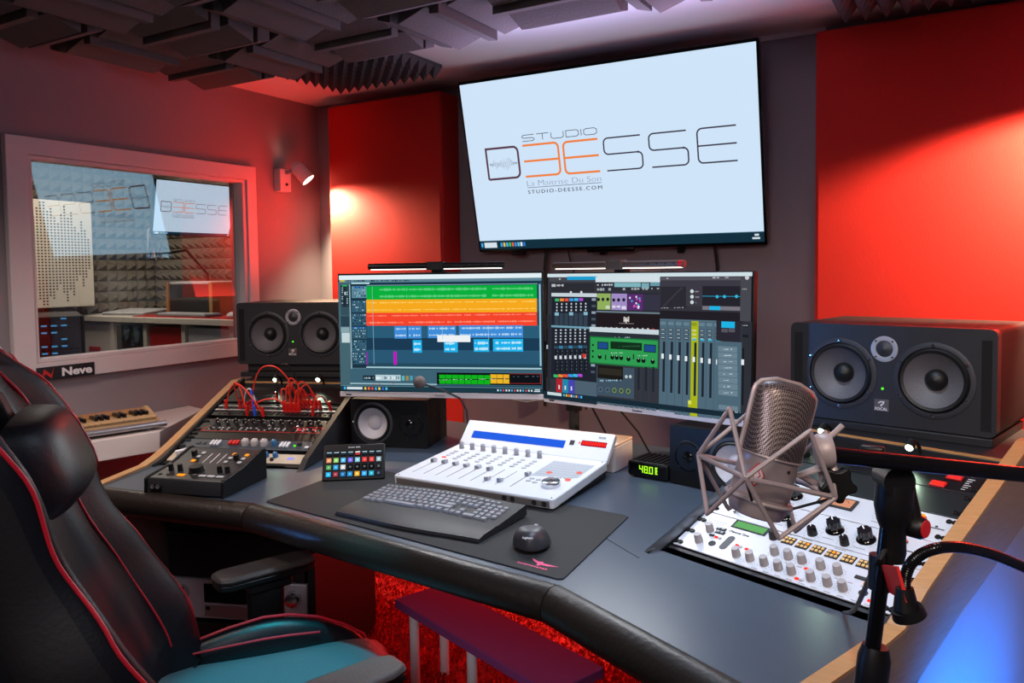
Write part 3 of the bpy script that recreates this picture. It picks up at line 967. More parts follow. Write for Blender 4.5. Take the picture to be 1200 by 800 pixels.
# front trim strips with brush slots
for Fm, nm in ((FR, 'r'), (FL, 'l')):
    G(Fm).box(-.028, .486, -.064, -.046, -.012, .002).box(-.028, .486, -.012, -.002, -.012, .002).box(-.028, .034, -.046, -.012, -.012, .002).box(.416, .486, -.046, -.012, -.012, .002).build('front_trim', 'cheek' if nm == 'r' else 'cheek', desk, smooth=False, bevel=.0006)
    g = G(Fm)
    rnd = random.Random(5)
    for i in range(260):
        x = .035 + i * .001465
        a, b = rnd.uniform(-.003, .003), rnd.uniform(-.005, .005)
        y0 = -.044 if i % 2 else -.014
        y1 = -.026 + b if i % 2 else -.032 + b
        g.add([(x, y0, .0), (x + .0012, y0, .0), (x + .0012 + a, y1, .003), (x + a, y1, .0035)], [(0, 1, 2, 3)])
    o = g.build('brush_strip', 'rubber', desk, smooth=False)
    o['kind'] = 'stuff'
text('modson', .062, FR @ Matrix.Translation((.422, -.0548, .0024)), 'wprint', 'desk_lettering', desk, height=.013)
# reflection on the right rack's front trim, drawn as a pale metal line
G(FR).box(-.0285, .41, -.0645, -.0635, -.010, .0026).build('trim_glint', 'alu', desk, smooth=False)


# ------------------------------------------------------------ rack units
def unit(nm, lb, Fm, v0, v1, m, cat='audio unit', x0=-.0085, x1=.4735, depth=.02, bevel=.0012, grp=None):
    t = thing(nm, lb, cat, mw=Fm @ Matrix.Translation((0, v0, .001)), group=grp)
    G().box(x0, x1, .0006, v1 - v0 - .0006, 0, .004).build('faceplate', m, t, bevel=bevel)
    G().box(.012, .452, .003, v1 - v0 - .003, -.010, 0).build('chassis', 'blackm', t, smooth=False)
    return t
def screws(t, rows, xs=(.0, .465), pair=True):
    for x in xs:
        for y in rows:
            for dx in ((-.005, .006) if pair else (0,)):
                g = G()
                g.lathe([(.0062, 0), (.0062, .002), (.0045, .0042), (.0025, .0042), (.0022, .0025)], (x + dx, y, .0038), n=12)
                g.build('rack_screw', 'black', t)
def knob(t, x, y, z, r, h, m, nm='knob', flute=0, pointer='wprint', skirt=None, ang=40):
    g = G()
    if flute:
        n = flute * 4
        pr = []
        for i in range(n):
            a = 2 * PI * i / n
            rr = r * (1 - .12 * (i % 4 >= 2))
            pr.append((x + rr * math.cos(a), y + rr * math.sin(a)))
        g.prism(pr, z + h * .25, z + h, 'z')
        g.lathe([(r * 1.35, 0), (r * 1.3, h * .12), (r * 1.05, h * .25)], (x, y, z), n=24)
    else:
        g.lathe([(r * 1.03, 0), (r * 1.0, h * .15), (r * .88, h * .92), (r * .8, h)], (x, y, z), n=20)
    o = g.build(nm, m, t)
    if pointer:
        a = R(ang)
        g = G(Matrix.Translation((x, y, 0)) @ Matrix.Rotation(a, 4, 'Z'))
        g.box(-r * .08, r * .08, r * .15, r * .85, z + h, z + h + .0006)
        g.build('pointer', pointer, o, smooth=False)
    return o
def btn(t, x, y, w, h, m, nm='button', z=.004, d=.0025):
    return G().box(x - w / 2, x + w / 2, y - h / 2, y + h / 2, z, z + d).build(nm, m, t, bevel=min(w, h) * .12, seg=1)
def toggle(t, x, y, z=.004):
    g = G()
    g.lathe([(.0065, 0), (.0065, .003), (.004, .004), (.004, .006)], (x, y, z), n=6)
    g.cyl((x, y, z + .005), (x, y + .006, z + .020), .0022, .0032, 10)
    return g.build('toggle_switch', 'chrome', t)
def led(t, x, y, r, m, z=.004):
    return G().lathe([(r, 0), (r, r * .4), (r * .7, r * .9), (.0005, r * 1.1)], (x, y, z), n=12).build('indicator_light', m, t)
def dial_marks(g, x, y, r, n=11, z=.0041):
    for i in range(n):
        a = R(-135 + 270 * i / (n - 1))
        g.M = Matrix.Translation((x, y, z)) @ Matrix.Rotation(a, 4, 'Z')
        g.box(-.0003, .0003, r, r + .0022, 0, .0003)
    g.M = Matrix()

# ---- right rack, bottom: silver channel strip
t = unit('channel_strip', 'silver channel strip with green display and two rows of grey knobs above the brush strip', FR, .002, .136, 'silver')
screws(t, (.010, .055, .100))
y0 = .002
G().box(.074, .160, .104, .132, .004, .0055).build('display_bezel', 'print', t, bevel=.0008)
d = G().box(.080, .154, .108, .128, .0055, .006).build('display', 'e_lcd', t, smooth=False)
low = [.142, .175, .208, .240, .269, .310, .344, .374]
mid = [.209, .240, .270, .310, .345]
gm = G()
for x in low: dial_marks(gm, x, .024, .0125)
for x in mid: dial_marks(gm, x, .063, .0125)
for x, y in ((.041, .031), (.041, .074)): dial_marks(gm, x, y, .0125)
for k in range(10):
    gm.box(.19 + k * .026, .203 + k * .026, .0035, .0045, .004, .0043)
    gm.box(.19 + k * .026, .200 + k * .026, .0455, .0465, .004, .0043)
for k in range(4):
    gm.box(.012, .05 + k * .004, .092 + k * .006, .0928 + k * .006, .004, .0043)
gm.build('printed_scale', 'print', t, smooth=False)
for x in low: knob(t, x, .024, .004, .0092, .019, 'knobg', pointer=None)
for x in mid: knob(t, x, .063, .004, .0092, .019, 'knobg', pointer=None)
knob(t, .041, .031, .004, .0092, .019, 'knobg', pointer=None); knob(t, .041, .074, .004, .0092, .019, 'knobg', pointer=None)
knob(t, .180, .108, .004, .0095, .02, 'print', pointer='wprint')
G().prism([(.100 + .0085 * math.cos(R(a)), .036 + .0085 * math.sin(R(a))) for a in range(180, 361, 20)] + [(.100 + .0085 * math.cos(R(a)), .068 + .0085 * math.sin(R(a))) for a in range(0, 181, 20)], .004, .0048, 'z').build('level_slot', mat('slot_grey', '3a3d42', .5), t, smooth=False)
for k in range(6):
    x = .213 + k * .0328
    yy = .112 - k * .0012
    G().box(x - .0135, x + .0135, yy - .0125, yy + .0125, .004, .005).build('button_field', 'print', t, bevel=.0006)
    for a in range(3):
        for b in range(2):
            lit = (k, a, b) in ((1, 2, 1), (3, 1, 1))
            btn(t, x + (a - 1) * .0085, yy + (b - .5) * .0105, .0058, .0065, 'e_orange' if lit else 'amberb', z=.005)
for x, y, m in ((.068, .058, 'e_red'), (.125, .052, 'e_red'), (.150, .050, 'e_red'), (.288, .046, 'e_red'), (.2865, .012, 'e_red'), (.429, .015, 'e_red')):
    btn(t, x, y, .008, .006, m); btn(t, x + .0095, y, .007, .006, 'tgrey')
btn(t, .406, .055, .014, .008, 'e_orange'); btn(t, .392, .066, .03, .010, 'print'); btn(t, .055, .060, .012, .006, 'print')
for x, y in ((.0615, .088), (.066, .076)):
    G().box(x - .012, x + .012, y - .005, y + .005, .004, .0055).build('button_pair', 'print', t, bevel=.0008)
    btn(t, x - .005, y, .007, .006, 'tgrey', z=.0055); btn(t, x + .005, y, .007, .006, 'tgrey', z=.0055)
for x, y in ((.072, .036), (.410, .030)):
    G().lathe([(.0085, 0), (.0085, .0012), (.0055, .0012), (.0055, .0004), (.0001, .0004)], (x, y, .004), n=20).build('jack_socket', 'print', t)
text('Channel One', .05, Matrix.Translation((.105, .091, .0042)), 'print', 'model_lettering', t)
for x, y in ((.006, .004), (.459, .004)):
    led(t, x, y, .002, 'alu')

# ---- right rack: two silver compressors
def comp(lb, v0, v1, ktop, meter):
    t = unit('compressor', lb, FR, v0, v1, 'silver', grp='silver compressors in the right rack')
    h = v1 - v0
    screws(t, (h * .18, h * .82))
    gm = G()
    for x, y, r in ktop:
        dial_marks(gm, x, y, r * 1.55)
        gm.box(x - .012, x + .012, y - r * 2.2, y - r * 2.2 + .001, .004, .0043)
    gm.box(.425, .462, h * .30 + .014, h * .30 + .017, .004, .0043)
    gm.build('printed_scale', 'print', t, smooth=False)
    for x, y, r in ktop:
        knob(t, x, y, .004, r, .024 if r > .011 else .018, 'gloss', flute=8 if r > .011 else 0)
    G().lathe([(.0075, 0), (.0075, .003), (.0055, .0045)], (.413, h * .73, .004), n=16).build('lamp_socket', 'chrome', t)
    G().lathe([(.0055, .004), (.005, .008), (.001, .0105)], (.413, h * .73, .004), n=16, cap=False).build('pilot_lamp', 'e_orange', t)
    toggle(t, .416, h * .20); toggle(t, .055, h * .24)
    for x, y in ((.445, .55), (.440, .2), (.032, .3), (.032, .75)):
        G().cyl((x, h * y, .004), (x, h * y, .0045), .003, n=12).build('hole', 'print', t)
    if meter:
        G().box(.197, .279, h * .36, h * .80, .004, .008).build('meter_frame', 'print', t, bevel=.001)
        f = G().box(.203, .273, h * .42, h * .75, .008, .0085).build('meter_face', 'e_vu', t, smooth=False)
        g = G()
        for i in range(17):
            a = R(-48 + 6 * i)
            x, y = .238 + .055 * math.sin(a) * .62, h * .30 + .040 * math.cos(a)
            g.box(x - .0004, x + .0004, y - .0022, y + .0022, .0085, .0088)
        g.box(.2378, .2384, h * .44, h * .70, .0085, .0089)
        g.build('meter_scale', 'print', f, smooth=False)
    return t
comp('lower silver compressor with fluted black knobs and an orange lamp, above the channel strip', .137, .225, [(.094, .053, .0125), (.162, .050, .0145), (.278, .048, .0145), (.346, .044, .0145), (.197, .019, .0105), (.244, .018, .0105), (.316, .014, .0095)], False)
comp('upper silver compressor with a lit amber needle meter', .226, .312, [(.144, .038, .013), (.384, .036, .0145), (.340, .040, .011)], True)
# ---- right rack: dark blank and the unit with red buttons
t = unit('rack_cover', 'smooth dark blank panel above the silver compressors', FR, .313, .402, 'blankp', 'rack panel')
screws(t, (.016, .072))
t = unit('monitor_amplifier', 'black rack unit with two glowing red square buttons at the top of the right rack', FR, .403, .500, 'black')
screws(t, (.018, .08))
for x, y in ((.394, .012), (.414, .048)):
    o = G().box(x - .016, x + .016, y - .010, y + .010, .004, .009).build('lit_button', 'redp', t, bevel=.0015)
    G().box(x - .012, x + .012, y - .007, y + .007, .009, .0094).build('button_lens', 'e_red', o, smooth=False)
for x in (.08, .14, .20, .26, .32):
    knob(t, x, .03, .004, .011, .015, 'black')
    led(t, x + .02, .06, .0025, 'e_green' if x < .1 else 'black')
g = G()
for k in range(6):
    g.box(.438, .446 + (k % 3) * .003, .012 + k * .008, .0135 + k * .008, .004, .0043)
g.build('printed_scale', 'wprint', t, smooth=False)
G().lathe([(.006, 0), (.006, .0006), (.0045, .0006)], (.442, .068, .004), n=16).build('round_mark', 'wprint', t, smooth=False)

# ---- left rack
t = unit('pedal_preamp', 'pale wooden preamp with small blue knobs lowest in the left rack', FL, -.004, .050, 'palewood')
for x in (.33, .362):
    knob(t, x, .036, .004, .009, .016, 'blueknob')
    G().cyl((x - .004, .016, .004), (x - .004, .016, .012), .006, n=12).build('foot_switch', 'print', t)
knob(t, .285, .03, .004, .016, .014, 'knobg')
btn(t, .418, .028, .022, .012, 'e_blueviolet', z=.004, d=.0008)
for x in (.03, .08):
    G(Matrix.Translation((x, .04, .004)) @ Matrix.Rotation(R(30), 4, 'Z')).box(-.022, .022, -.006, .006, .004, .016).build('lever_button', 'white', t, bevel=.001)
t = unit('blue_preamp', 'slim slate blue preamp with grey and clear knobs in the left rack', FL, .072, .128, 'slate')
screws(t, (.01, .045))
for i, x in enumerate((.10, .112, .124)):
    btn(t, x, .030, .008, .028, 'white', 'rocker', d=.007)
for x in (.167, .180, .192):
    btn(t, x, .032, .009, .022, 'redp', 'rocker', d=.009)
for x, m in ((.222, 'knobg'), (.256, 'knobg'), (.290, 'knobg'), (.326, 'blueknob')):
    knob(t, x, .030, .004, .0135 if m == 'knobg' else .010, .018, m)
for x in (.352, .364, .376):
    btn(t, x, .028, .008, .028, 'white', 'rocker', d=.007)
led(t, .400, .026, .004, 'e_green'); knob(t, .415, .034, .004, .008, .010, 'dgrey', pointer=None)
btn(t, .445, .020, .014, .012, 'white'); btn(t, .05, .03, .014, .014, 'dgrey'); btn(t, .072, .03, .01, .014, 'dgrey')
t = unit('rack_cover', 'dark blank panel under the red lined unit in the left rack', FL, .129, .172, 'black', 'rack panel')
screws(t, (.01, .034))
t = unit('summing_mixer', 'black rack mixer outlined in red with rows of small switches', FL, .173, .262, 'black')
screws(t, (.016, .072))
g = G()
g.ribbon([(.030, .040), (.012, .008), (.455, .008), (.455, .042), (.40, .042)], .0022, .0041, .0004, pl='xy')
g.ribbon([(.395, .010), (.395, .038), (.345, .038)], .0018, .0041, .0004, pl='xy')
g.build('red_outline', 'redp', t, smooth=False)
rnd = random.Random(11)
for i in range(12):
    x = .045 + i * .035
    knob(t, x, .068, .004, .0075, .012, 'black', pointer='wprint', ang=rnd.uniform(-120, 120))
    knob(t, x + .012, .052, .004, .0055, .010, 'dgrey', pointer='wprint', ang=rnd.uniform(-120, 120))
    toggle(t, x, .046) if i % 3 == 0 else None
    for j in range(2):
        btn(t, x - .006 + j * .013, .028, .007, .005, 'tgrey' if (i + j) % 3 else 'black')
        btn(t, x - .006 + j * .013, .017, .007, .004, 'print' if (i + j) % 2 else 'tgrey')
btn(t, .375, .022, .016, .012, 'redp'); btn(t, .43, .026, .014, .01, 'redp'); led(t, .028, .078, .004, 'e_red')
g = G()
for i in range(34):
    g.box(.03 + i * .0125, .036 + i * .0125, .082, .0835, .004, .0043)
g.build('printed_scale', 'wprint', t, smooth=False)
t = unit('patch_bay', 'patch bay with two silver strips and red cables plugged in', FL, .285, .372, 'black')
G().box(-.008, .473, .032, .040, .004, .008).box(-.008, .473, .060, .067, .004, .008).build('label_strip', 'alu', t, bevel=.0008)
for i in range(24):
    for y in (.018, .050):
        G().lathe([(.0045, 0), (.0045, .002), (.0028, .002)], (.02 + i * .0185, y, .004), n=10).build('jack_socket', 'dgrey', t)
t = unit('power_conditioner', 'dark top unit with red lit numbers behind the patch cables', FL, .385, .500, 'black')
for x in (.30, .312, .324, .336):
    btn(t, x, .06, .008, .012, 'e_dred', 'digit', d=.001)
btn(t, .45, .062, .018, .012, 'e_red')
g = G()
for i in range(8):
    g.box(.04, .26, .02 + i * .01, .0215 + i * .01, .004, .0055)
g.build('vent_slots', 'dgrey', t, smooth=False)

# ---- patch cables
def pl(u, v, n): return FL @ Vector((u, v, n))
def cable(a, b, hgt, m, lb, side=0.0, tip=True):
    A, B = Vector(a), Vector(b)
    t = thing('patch_cable', lb, 'patch cable', pl(A.x, A.y, 0), group='patch cables on the left rack')
    base = Vector(t.location)
    P = []
    for i in range(25):
        f = i / 24
        q = A.lerp(B, f)
        h = hgt * 1.45 * (1 - abs(2 * f - 1) ** 2.4)
        P.append(pl(q.x + side * math.sin(PI * f), q.y + .25 * side * math.sin(PI * f), .006 + h) - base)
    G().tube(P, .0027, 8).build('lead', m, t)
    for q in ((A, B) if tip else (A,)):
        d = .035
        G().cyl(pl(q.x, q.y, .004) - base, pl(q.x, q.y + .004, .004 + d) - base, .0058, .0048, 10).build('plug', 'redp' if m != 'bluec' else 'bluec', t)
cd = [((.03, .335), (.135, .29), .075, 'redcable', 'red patch cable arching widest from the far left socket', .02),
      ((.085, .335), (.20, .285), .085, 'redcable', 'red patch cable from the second socket down to the red lined unit', -.03),
      ((.13, .335), (.33, .345), .12, 'redcable', 'red patch cable with the tall peak in front of the speaker', .0),
      ((.125, .32), (.265, .335), .03, 'redcable', 'red patch cable sagging low across the middle of the patch bay', .02),
      ((.145, .345), (.165, .290), .06, 'bluec', 'blue patch cable among the red ones', .0),
      ((.095, .345), (.155, .330), .055, 'whitec', 'white patch cable on the left of the patch bay', .01),
      ((.20, .40), (.30, .42), .10, 'blackc', 'black looping cable behind the red bundle', .0),
      ((.385, .295), (.435, .335), .045, 'redcable', 'short red patch cable alone at the right of the patch bay', .0)]
for a, b, h, m, lb, sd in cd: cable(a, b, h, m, lb, sd)
where = ['first from the left', 'second from the left', 'third from the left', 'fourth from the left', 'fifth from the left', 'sixth from the left', 'rightmost']
for i in range(7):
    cable((.265 + i * .010, .320), (.300 + i * .0155, .345), .060 + .010 * (i % 4), 'redcable', 'red patch cable in the dense bundle, ' + where[i], .012 * ((i % 3) - 1))

# ---- gooseneck rack lamps
def rack_lamp(lb, Fm, u, v, aim, en):
    t = thing('rack_lamp', lb, 'lamp', mw=Fm @ Matrix.Translation((u, v, .003)), group='small rack lamps')
    G().tube([(0, 0, 0), (0, .004, .02), (0, -.006, .042), (0, -.026, .05)], .004, 8).build('stem', 'blackc', t)
    G().cyl((0, -.020, .052), (0, -.042, .046), .009, .011, 14).build('lamp_head', 'black', t)
    G().lathe([(.0085, 0), (.007, .004), (.0005, .006)], (0, -.042, .046), (0, -1, -.27), 14).build('bulb', 'e_lamp', t)
    p = Fm @ Vector((u, v - .052, .044))
    light('rack_lamp_light', 'SPOT', p, en, (.70, 1.0, .72), Fm @ Vector((u, v - aim, 0)), spot=115, blend=.6, radius=.008)
rack_lamp('small glowing rack lamp in front of the left speaker tweeter side', FL, .165, .520, .20, .28)
rack_lamp('small glowing rack lamp near the left monitor edge', FL, .335, .525, .20, .28)
rack_lamp('small glowing rack lamp behind the large microphone', FR, .10, .525, .2, .45)
rack_lamp('small glowing rack lamp above the red buttons', FR, .315, .515, .2, .45)

# ------------------------------------------------------------ things on the desk
tag(G().prism([(-1.632, 1.475), (-.70, 1.372), (-.690, 1.380), (-.722, 1.806), (-.735, 1.815), (-1.655, 1.885), (-1.664, 1.878), (-1.640, 1.482)], 0, .003, 'z').build('mouse_mat', 'mat', loc=(0, 0, DZ), bevel=.001), 'long black desk mat with a pink bird logo under keyboard and mouse', 'desk mat')
mm = bpy.data.objects['mouse_mat']
Tm = Matrix.Translation((-.765, 1.425, .0033)) @ Matrix.Rotation(R(-6), 4, 'Z')
g = G(Tm)
g.add([(x, y, .0) for x, y in ((-.034, .017), (-.012, .008), (-.004, .012), (.003, .005), (.040, .006), (.018, -.004), (.002, -.005), (-.003, -.014), (-.009, -.002), (-.024, .006))], [(0, 9, 1), (1, 9, 8), (1, 8, 2), (2, 8, 3), (3, 8, 6), (8, 7, 6), (3, 6, 5), (3, 5, 4)])
g.build('bird_logo', 'pink', mm, smooth=False, solid=.0003)
g = G(Tm)
for i in range(11):
    g.box(-.048 + i * .007, -.0435 + i * .007, -.022 - .001 * (i % 2), -.0165, 0, .0002)
g.build('logo_line', 'pink', mm, smooth=False)

# keyboard
t = thing('computer_keyboard', 'dark curved computer keyboard with grey keys and a palm rest on the desk mat', 'keyboard', (-1.165, 1.466, DZ + .003), (0, 0, R(-.5)))
def kz(y): return .010 + (y - .05) * .075
n = 24
def edge(x, base, amp): return base + amp * math.cos(x / .215 * PI)
g = G()
vs, fs = [], []
for i in range(n + 1):
    x = -.217 + .434 * i / n
    yf, yb = edge(x, -.002, -.006), edge(x, .232, .008)
    for y, zt in ((yf, .0), (yf + .002, .009), (yf + .02, .0135), (.085 + edge(x, 0, .004), .0175), (.09 + edge(x, 0, .004), .0165), (yb - .004, .030), (yb, .026), (yb, .004)):
        vs.append((x, y, zt))
k = 8
for i in range(n):
    for j in range(k):
        fs.append((i * k + j, (i + 1) * k + j, (i + 1) * k + (j + 1) % k, i * k + (j + 1) % k))
fs += [tuple(range(k)), tuple(range(n * k, n * k + k))[::-1]]
g.add(vs, fs).build('base', 'kbd', t, angle=30)
G().tube([(-.217 + .434 * i / n, edge(-.217 + .434 * i / n, -.002, -.006) - .001, .004) for i in range(n + 1)], .002, 6).build('palm_rest_edge', 'rubber', t)
def keyrow(y, xs, hh=.0148):
    for x, wd in xs:
        yy = y + edge(x, 0, .006)
        z = .0165 + (yy - .09) * .095
        g = G()
        a, b = wd / 2 - .0021, hh / 2
        g.add([(x - a, yy - b, z - .003), (x + a, yy - b, z - .003), (x + a, yy + b, z - .002), (x - a, yy + b, z - .002), (x - a + .0015, yy - b + .001, z + .005), (x + a - .0015, yy - b + .001, z + .005), (x + a - .0015, yy + b - .002, z + .006), (x - a + .0015, yy + b - .002, z + .006)],
              [(0, 3, 2, 1), (4, 5, 6, 7), (0, 1, 5, 4), (1, 2, 6, 5), (2, 3, 7, 6), (3, 0, 4, 7)])
        keys.append(g)
keys = []
def spread(x0, ws):
    out, x = [], x0
    for wv in ws:
        if wv > 0: out.append((x + wv / 2, wv))
        x += abs(wv)
    return out
u_ = .0188
main0 = -.212
keyrow(.204, spread(main0, [u_ * .78] * 16 + [-.006] + [u_ * .9] * 3 + [-.006] + [u_] * 4), .010)
keyrow(.184, spread(main0, [u_] * 13 + [u_ * 1.2] + [-.004] + [u_] * 3 + [-.004] + [u_] * 4))
keyrow(.1655, spread(main0, [u_ * 1.3] + [u_] * 12 + [u_ * .9] + [-.004] + [u_] * 3 + [-.004] + [u_] * 4))
keyrow(.147, spread(main0, [u_ * 1.5] + [u_] * 11 + [u_ * 1.7] + [-.004 - 3 * u_ - .004] + [u_] * 4))
keyrow(.1285, spread(main0, [u_ * 1.2] + [u_] * 10 + [u_ * 3] + [-.004 - u_] + [u_] + [-u_ - .004] + [u_] * 4))
keyrow(.110, spread(main0, [u_ * 1.3, u_, u_ * 1.2, u_ * 5.4, u_ * 1.2, u_, u_, u_ * 1.1] + [-.004] + [u_] * 3 + [-.004] + [u_ * 2, u_, u_]))
vis = keys[:]
keys_sorted = sorted(range(len(vis)), key=lambda i: vis[i].v[0][1])
for rank, i in enumerate(keys_sorted):
    if rank < 96:
        vis[i].build('key', 'key', t, angle=30)
rest = G()
for i in keys_sorted[96:]:
    rest.add(vis[i].v, vis[i].f)
o = rest.build('keycaps', 'key', t, angle=30); o['kind'] = 'stuff'

# mouse
t = thing('computer_mouse', 'dark sculpted computer mouse on the desk mat', 'mouse', (-.83, 1.515, DZ + .003), (0, 0, R(20)))
g = G()
vs, fs = [], []
nu, nv = 20, 12
for i in range(nu):
    a = 2 * PI * i / nu
    ca, sa = math.cos(a), math.sin(a)
    rx = .038 + (.012 * max(0, -ca) * (1 if sa < .4 else .3))
    for j in range(nv + 1):
        f = j / nv
        rad = math.cos(f * PI / 2) ** .55 if f < 1 else 0
        z = .002 + .046 * math.sin(f * PI / 2) * (1 - .22 * sa * (1 - f)) * (.82 + .18 * (1 - max(0, sa * rad)))
        vs.append((rx * ca * rad * (1 - .10 * f) - .004 * f, .060 * sa * rad - .012 * f, z))
for i in range(nu):
    for j in range(nv):
        a, b = i * (nv + 1) + j, ((i + 1) % nu) * (nv + 1) + j
        fs.append((a, b, b + 1, a + 1))
fs.append(tuple(i * (nv + 1) for i in range(nu))[::-1])
g.add(vs, fs).build('shell', 'mouseshell', t, sub=1)
G().cyl((-.004, .030, .028), (.004, .030, .028), .011, n=16).build('scroll_wheel', 'alu', t)
text('logitech', .022, Matrix.Translation((-.006, -.0565, .036)) @ Matrix.Rotation(R(50), 4, 'X'), 'wprint', 'mouse_lettering', t)

# stream-deck like key pad
t = thing('button_pad', 'small black pad of colourful lit picture buttons standing left of the mixer', 'control pad', (-1.565, 1.745, DZ + .003), (0, 0, R(36)))
TB = Matrix.Translation((0, 0, .002)) @ Matrix.Rotation(R(-32), 4, 'X')
G(TB).box(-.092, .092, 0, .016, .0, .112).build('face', 'black', t, bevel=.004)
G().prism([(.012, 0), (.10, 0), (.075, .085), (.018, .02)], -.075, .075, 'x').build('stand', 'blackm', t, bevel=.003)
cols = ['1c2730', '1c2730', '25303a', '28323c', 'd83a3a', '28323c', '28323c', '28323c', 'e8956a', '9ad070', '60b8f0', '7a6ae0', '8ac8e0', 'e04040', 'e04848', '9ab8c0', '58a060', '3aa0e0', 'd8dce0', '14161a', '101216', '101216', '101216', '22262a', '30b0f0', '9a3a48', '2878b0', '2a90d0', 'f0b040', '40a8f0', '30b0d0', '203040']
for r in range(4):
    for c in range(8):
        x, z = -.0735 + c * .021, .083 - r * .0215
        b = G(TB).box(x - .0085, x + .0085, -.0025, .001, z - .0085, z + .0085).build('picture_button', 'gloss', t, bevel=.0015, seg=1)
        g = G(TB)
        cc = hx(cols[r * 8 + c])
        def q(x0, x1, z0, z1, col, d): g.add([(x0, -.0026 - d, z0), (x1, -.0026 - d, z0), (x1, -.0026 - d, z1), (x0, -.0026 - d, z1)], [(0, 1, 2, 3)], 0, col)
        if r == 0:
            q(x - .007, x + .007, z + .001, z + .004, hx('a8c8d8') if c != 4 else hx('ffffff'), .0002)
            q(x - .007, x + .007, z - .006, z - .001, cc, .0001)
        else:
            q(x - .0072, x + .0072, z - .0072, z + .0072, cc, .0001)
            q(x - .003, x + .003, z - .003, z + .003, tuple(min(1, v * 1.7 + .12) for v in cc), .0003)
        g.build('picture', 'screen', b, smooth=False)
text('stream deck', .036, TB @ Matrix.Translation((0, -.0004, .102)) @ FACE, 'wprint', 'maker_lettering', t)
G().tube([(.05, .095, .01), (.07, .16, .005), (.03, .3, .004), (.1, .5, .004)], .0025, 6).build('lead', 'blackc', t)

# monitor controller at the left end
t = thing('monitor_controller', 'dark desktop monitor controller with orange lit buttons at the left end of the desk', 'controller', (-1.885, 1.405, DZ), (0, 0, R(17)))
prf = [(0, .006), (.004, .040), (.008, .047), (.105, .060), (.20, .088), (.215, .088), (.222, .084), (.222, .004), (.01, .002)]
G().prism(prf, -.118, .118, 'x').build('body', 'dgrey', t, bevel=.002)
prs = [(-.003, .003), (.0, .046), (.006, .050), (.105, .064), (.20, .092), (.218, .092), (.226, .088), (.226, .0), (.0, .0)]
for x0, x1 in ((-.126, -.118), (.118, .126)):
    G().prism(prs, x0, x1, 'x').build('side_panel', 'black', t, bevel=.002)
S1 = Matrix.Translation((0, .008, .047)) @ Matrix.Rotation(math.atan2(.013, .097), 4, 'X')
S2 = Matrix.Translation((0, .105, .060)) @ Matrix.Rotation(math.atan2(.028, .095), 4, 'X')
def on(Sx, x, y, w_, h_, m, d=.003, nm='button'):
    return G(Sx).box(x - w_ / 2, x + w_ / 2, y - h_ / 2, y + h_ / 2, .0002, d).build(nm, m, t, bevel=.0008, seg=1)
for x, m in ((-.03, 'e_orange'), (.038, 'tgrey'), (.066, 'tgrey'), (.094, 'tgrey')): on(S1, x, .026, .022, .012, m)
for x in (-.098, -.072): on(S1, x, .026, .009, .007, 'black')
def kn(Sx, x, y, r, h): G(Sx).lathe([(r * 1.1, 0), (r, h * .1), (r * .9, h), (r * .7, h)], (x, y, 0), n=20).build('knob', 'black', t)
kn(S1, .0, .055, .021, .018)
for x in (-.085, -.055, .073, .098): kn(S1, x, .058, .0075, .02)
for x, y in ((-.075, .06), (.075, .045)): kn(S2, x, y, .009, .016)
for x, y, m in ((-.052, .072, 'tgrey'), (-.055, .050, 'tgrey'), (-.058, .026, 'e_orange'), (.052, .072, 'e_orange'), (.052, .048, 'tgrey'), (.05, .026, 'tgrey'), (.094, .070, 'e_orange'), (.094, .048, 'tgrey'), (.094, .026, 'tgrey')): on(S2, x, y, .012, .011, m)
for x in (-.022, .002, .026): on(S2, x, .045, .0018, .055, 'wprint', .0008, 'scale_line')
G().prism([(x, z) for x, z in rr_poly(-.108, -.070, .016, .034, .0088)], -.0028, .002, 'y').build('socket_plate', 'rubber', t)
for x in (-.098, -.080):
    G().lathe([(.0062, 0), (.0062, .001), (.004, .001), (.0038, .0003)], (x, -.0029, .025), (0, -1, 0), 16).build('phone_socket', 'alu', t)

# fader controller
t = thing('fader_controller', 'white fader control surface with blue and red displays behind the keyboard', 'mixing controller', (-1.168, 1.760, DZ), (0, 0, R(-.6)))
W = .262
tilt = math.atan2(.026, .36)
G().prism([(.012, .006), (.36, .03), (.36, .005), (.02, .003)], -W + .015, W - .015, 'x').build('underside', 'dgrey', t, smooth=False)
TP = Matrix.Translation((0, 0, .032)) @ Matrix.Rotation(tilt, 4, 'X')
G(TP).prism(rr_poly(-W, W, 0, .345, .012), -.026, 0, 'z').build('top_panel', 'white', t, bevel=.003)
G(TP).box(-W + .012, W - .012, -.0012, .002, -.023, -.006).build('front_fascia', mat('fascia_grey', '77706e', .4, .4), t, bevel=.001)
for x in (.115, .140, .205, .235):
    G(TP).lathe([(.0075, 0), (.0075, .001), (.0035, .001), (.0035, .0004)], (x, -.0014, -.014), (0, -1, 0), 16).build('phone_socket', 'dgrey', t)
TD = TP @ Matrix.Translation((0, .335, .0)) @ Matrix.Rotation(R(42), 4, 'X')
G(TD).box(-W, W, 0, .096, -.02, .0).build('display_panel', 'white', t, bevel=.003)
G(TD).box(-.225, .110, .030, .056, .0, .0012).build('blue_display', 'e_blue', t, smooth=False)
G(TD).box(.125, .140, .044, .060, .0, .0012).build('small_display', 'print', t, smooth=False)
d = G(TD).box(.163, .245, .046, .064, .0, .0012).build('time_display', 'e_dred', t, smooth=False)
g = G(TD)
for i in range(10):
    g.box(.167 + i * .0078, .1725 + i * .0078, .0495, .0605, .0012, .0016)
g.build('red_digits', 'e_red', d, smooth=False)
G(TD).cyl((.157, .055, 0), (.157, .055, .0012), .003, n=12).build('indicator_light', 'e_pinkbtn', t)
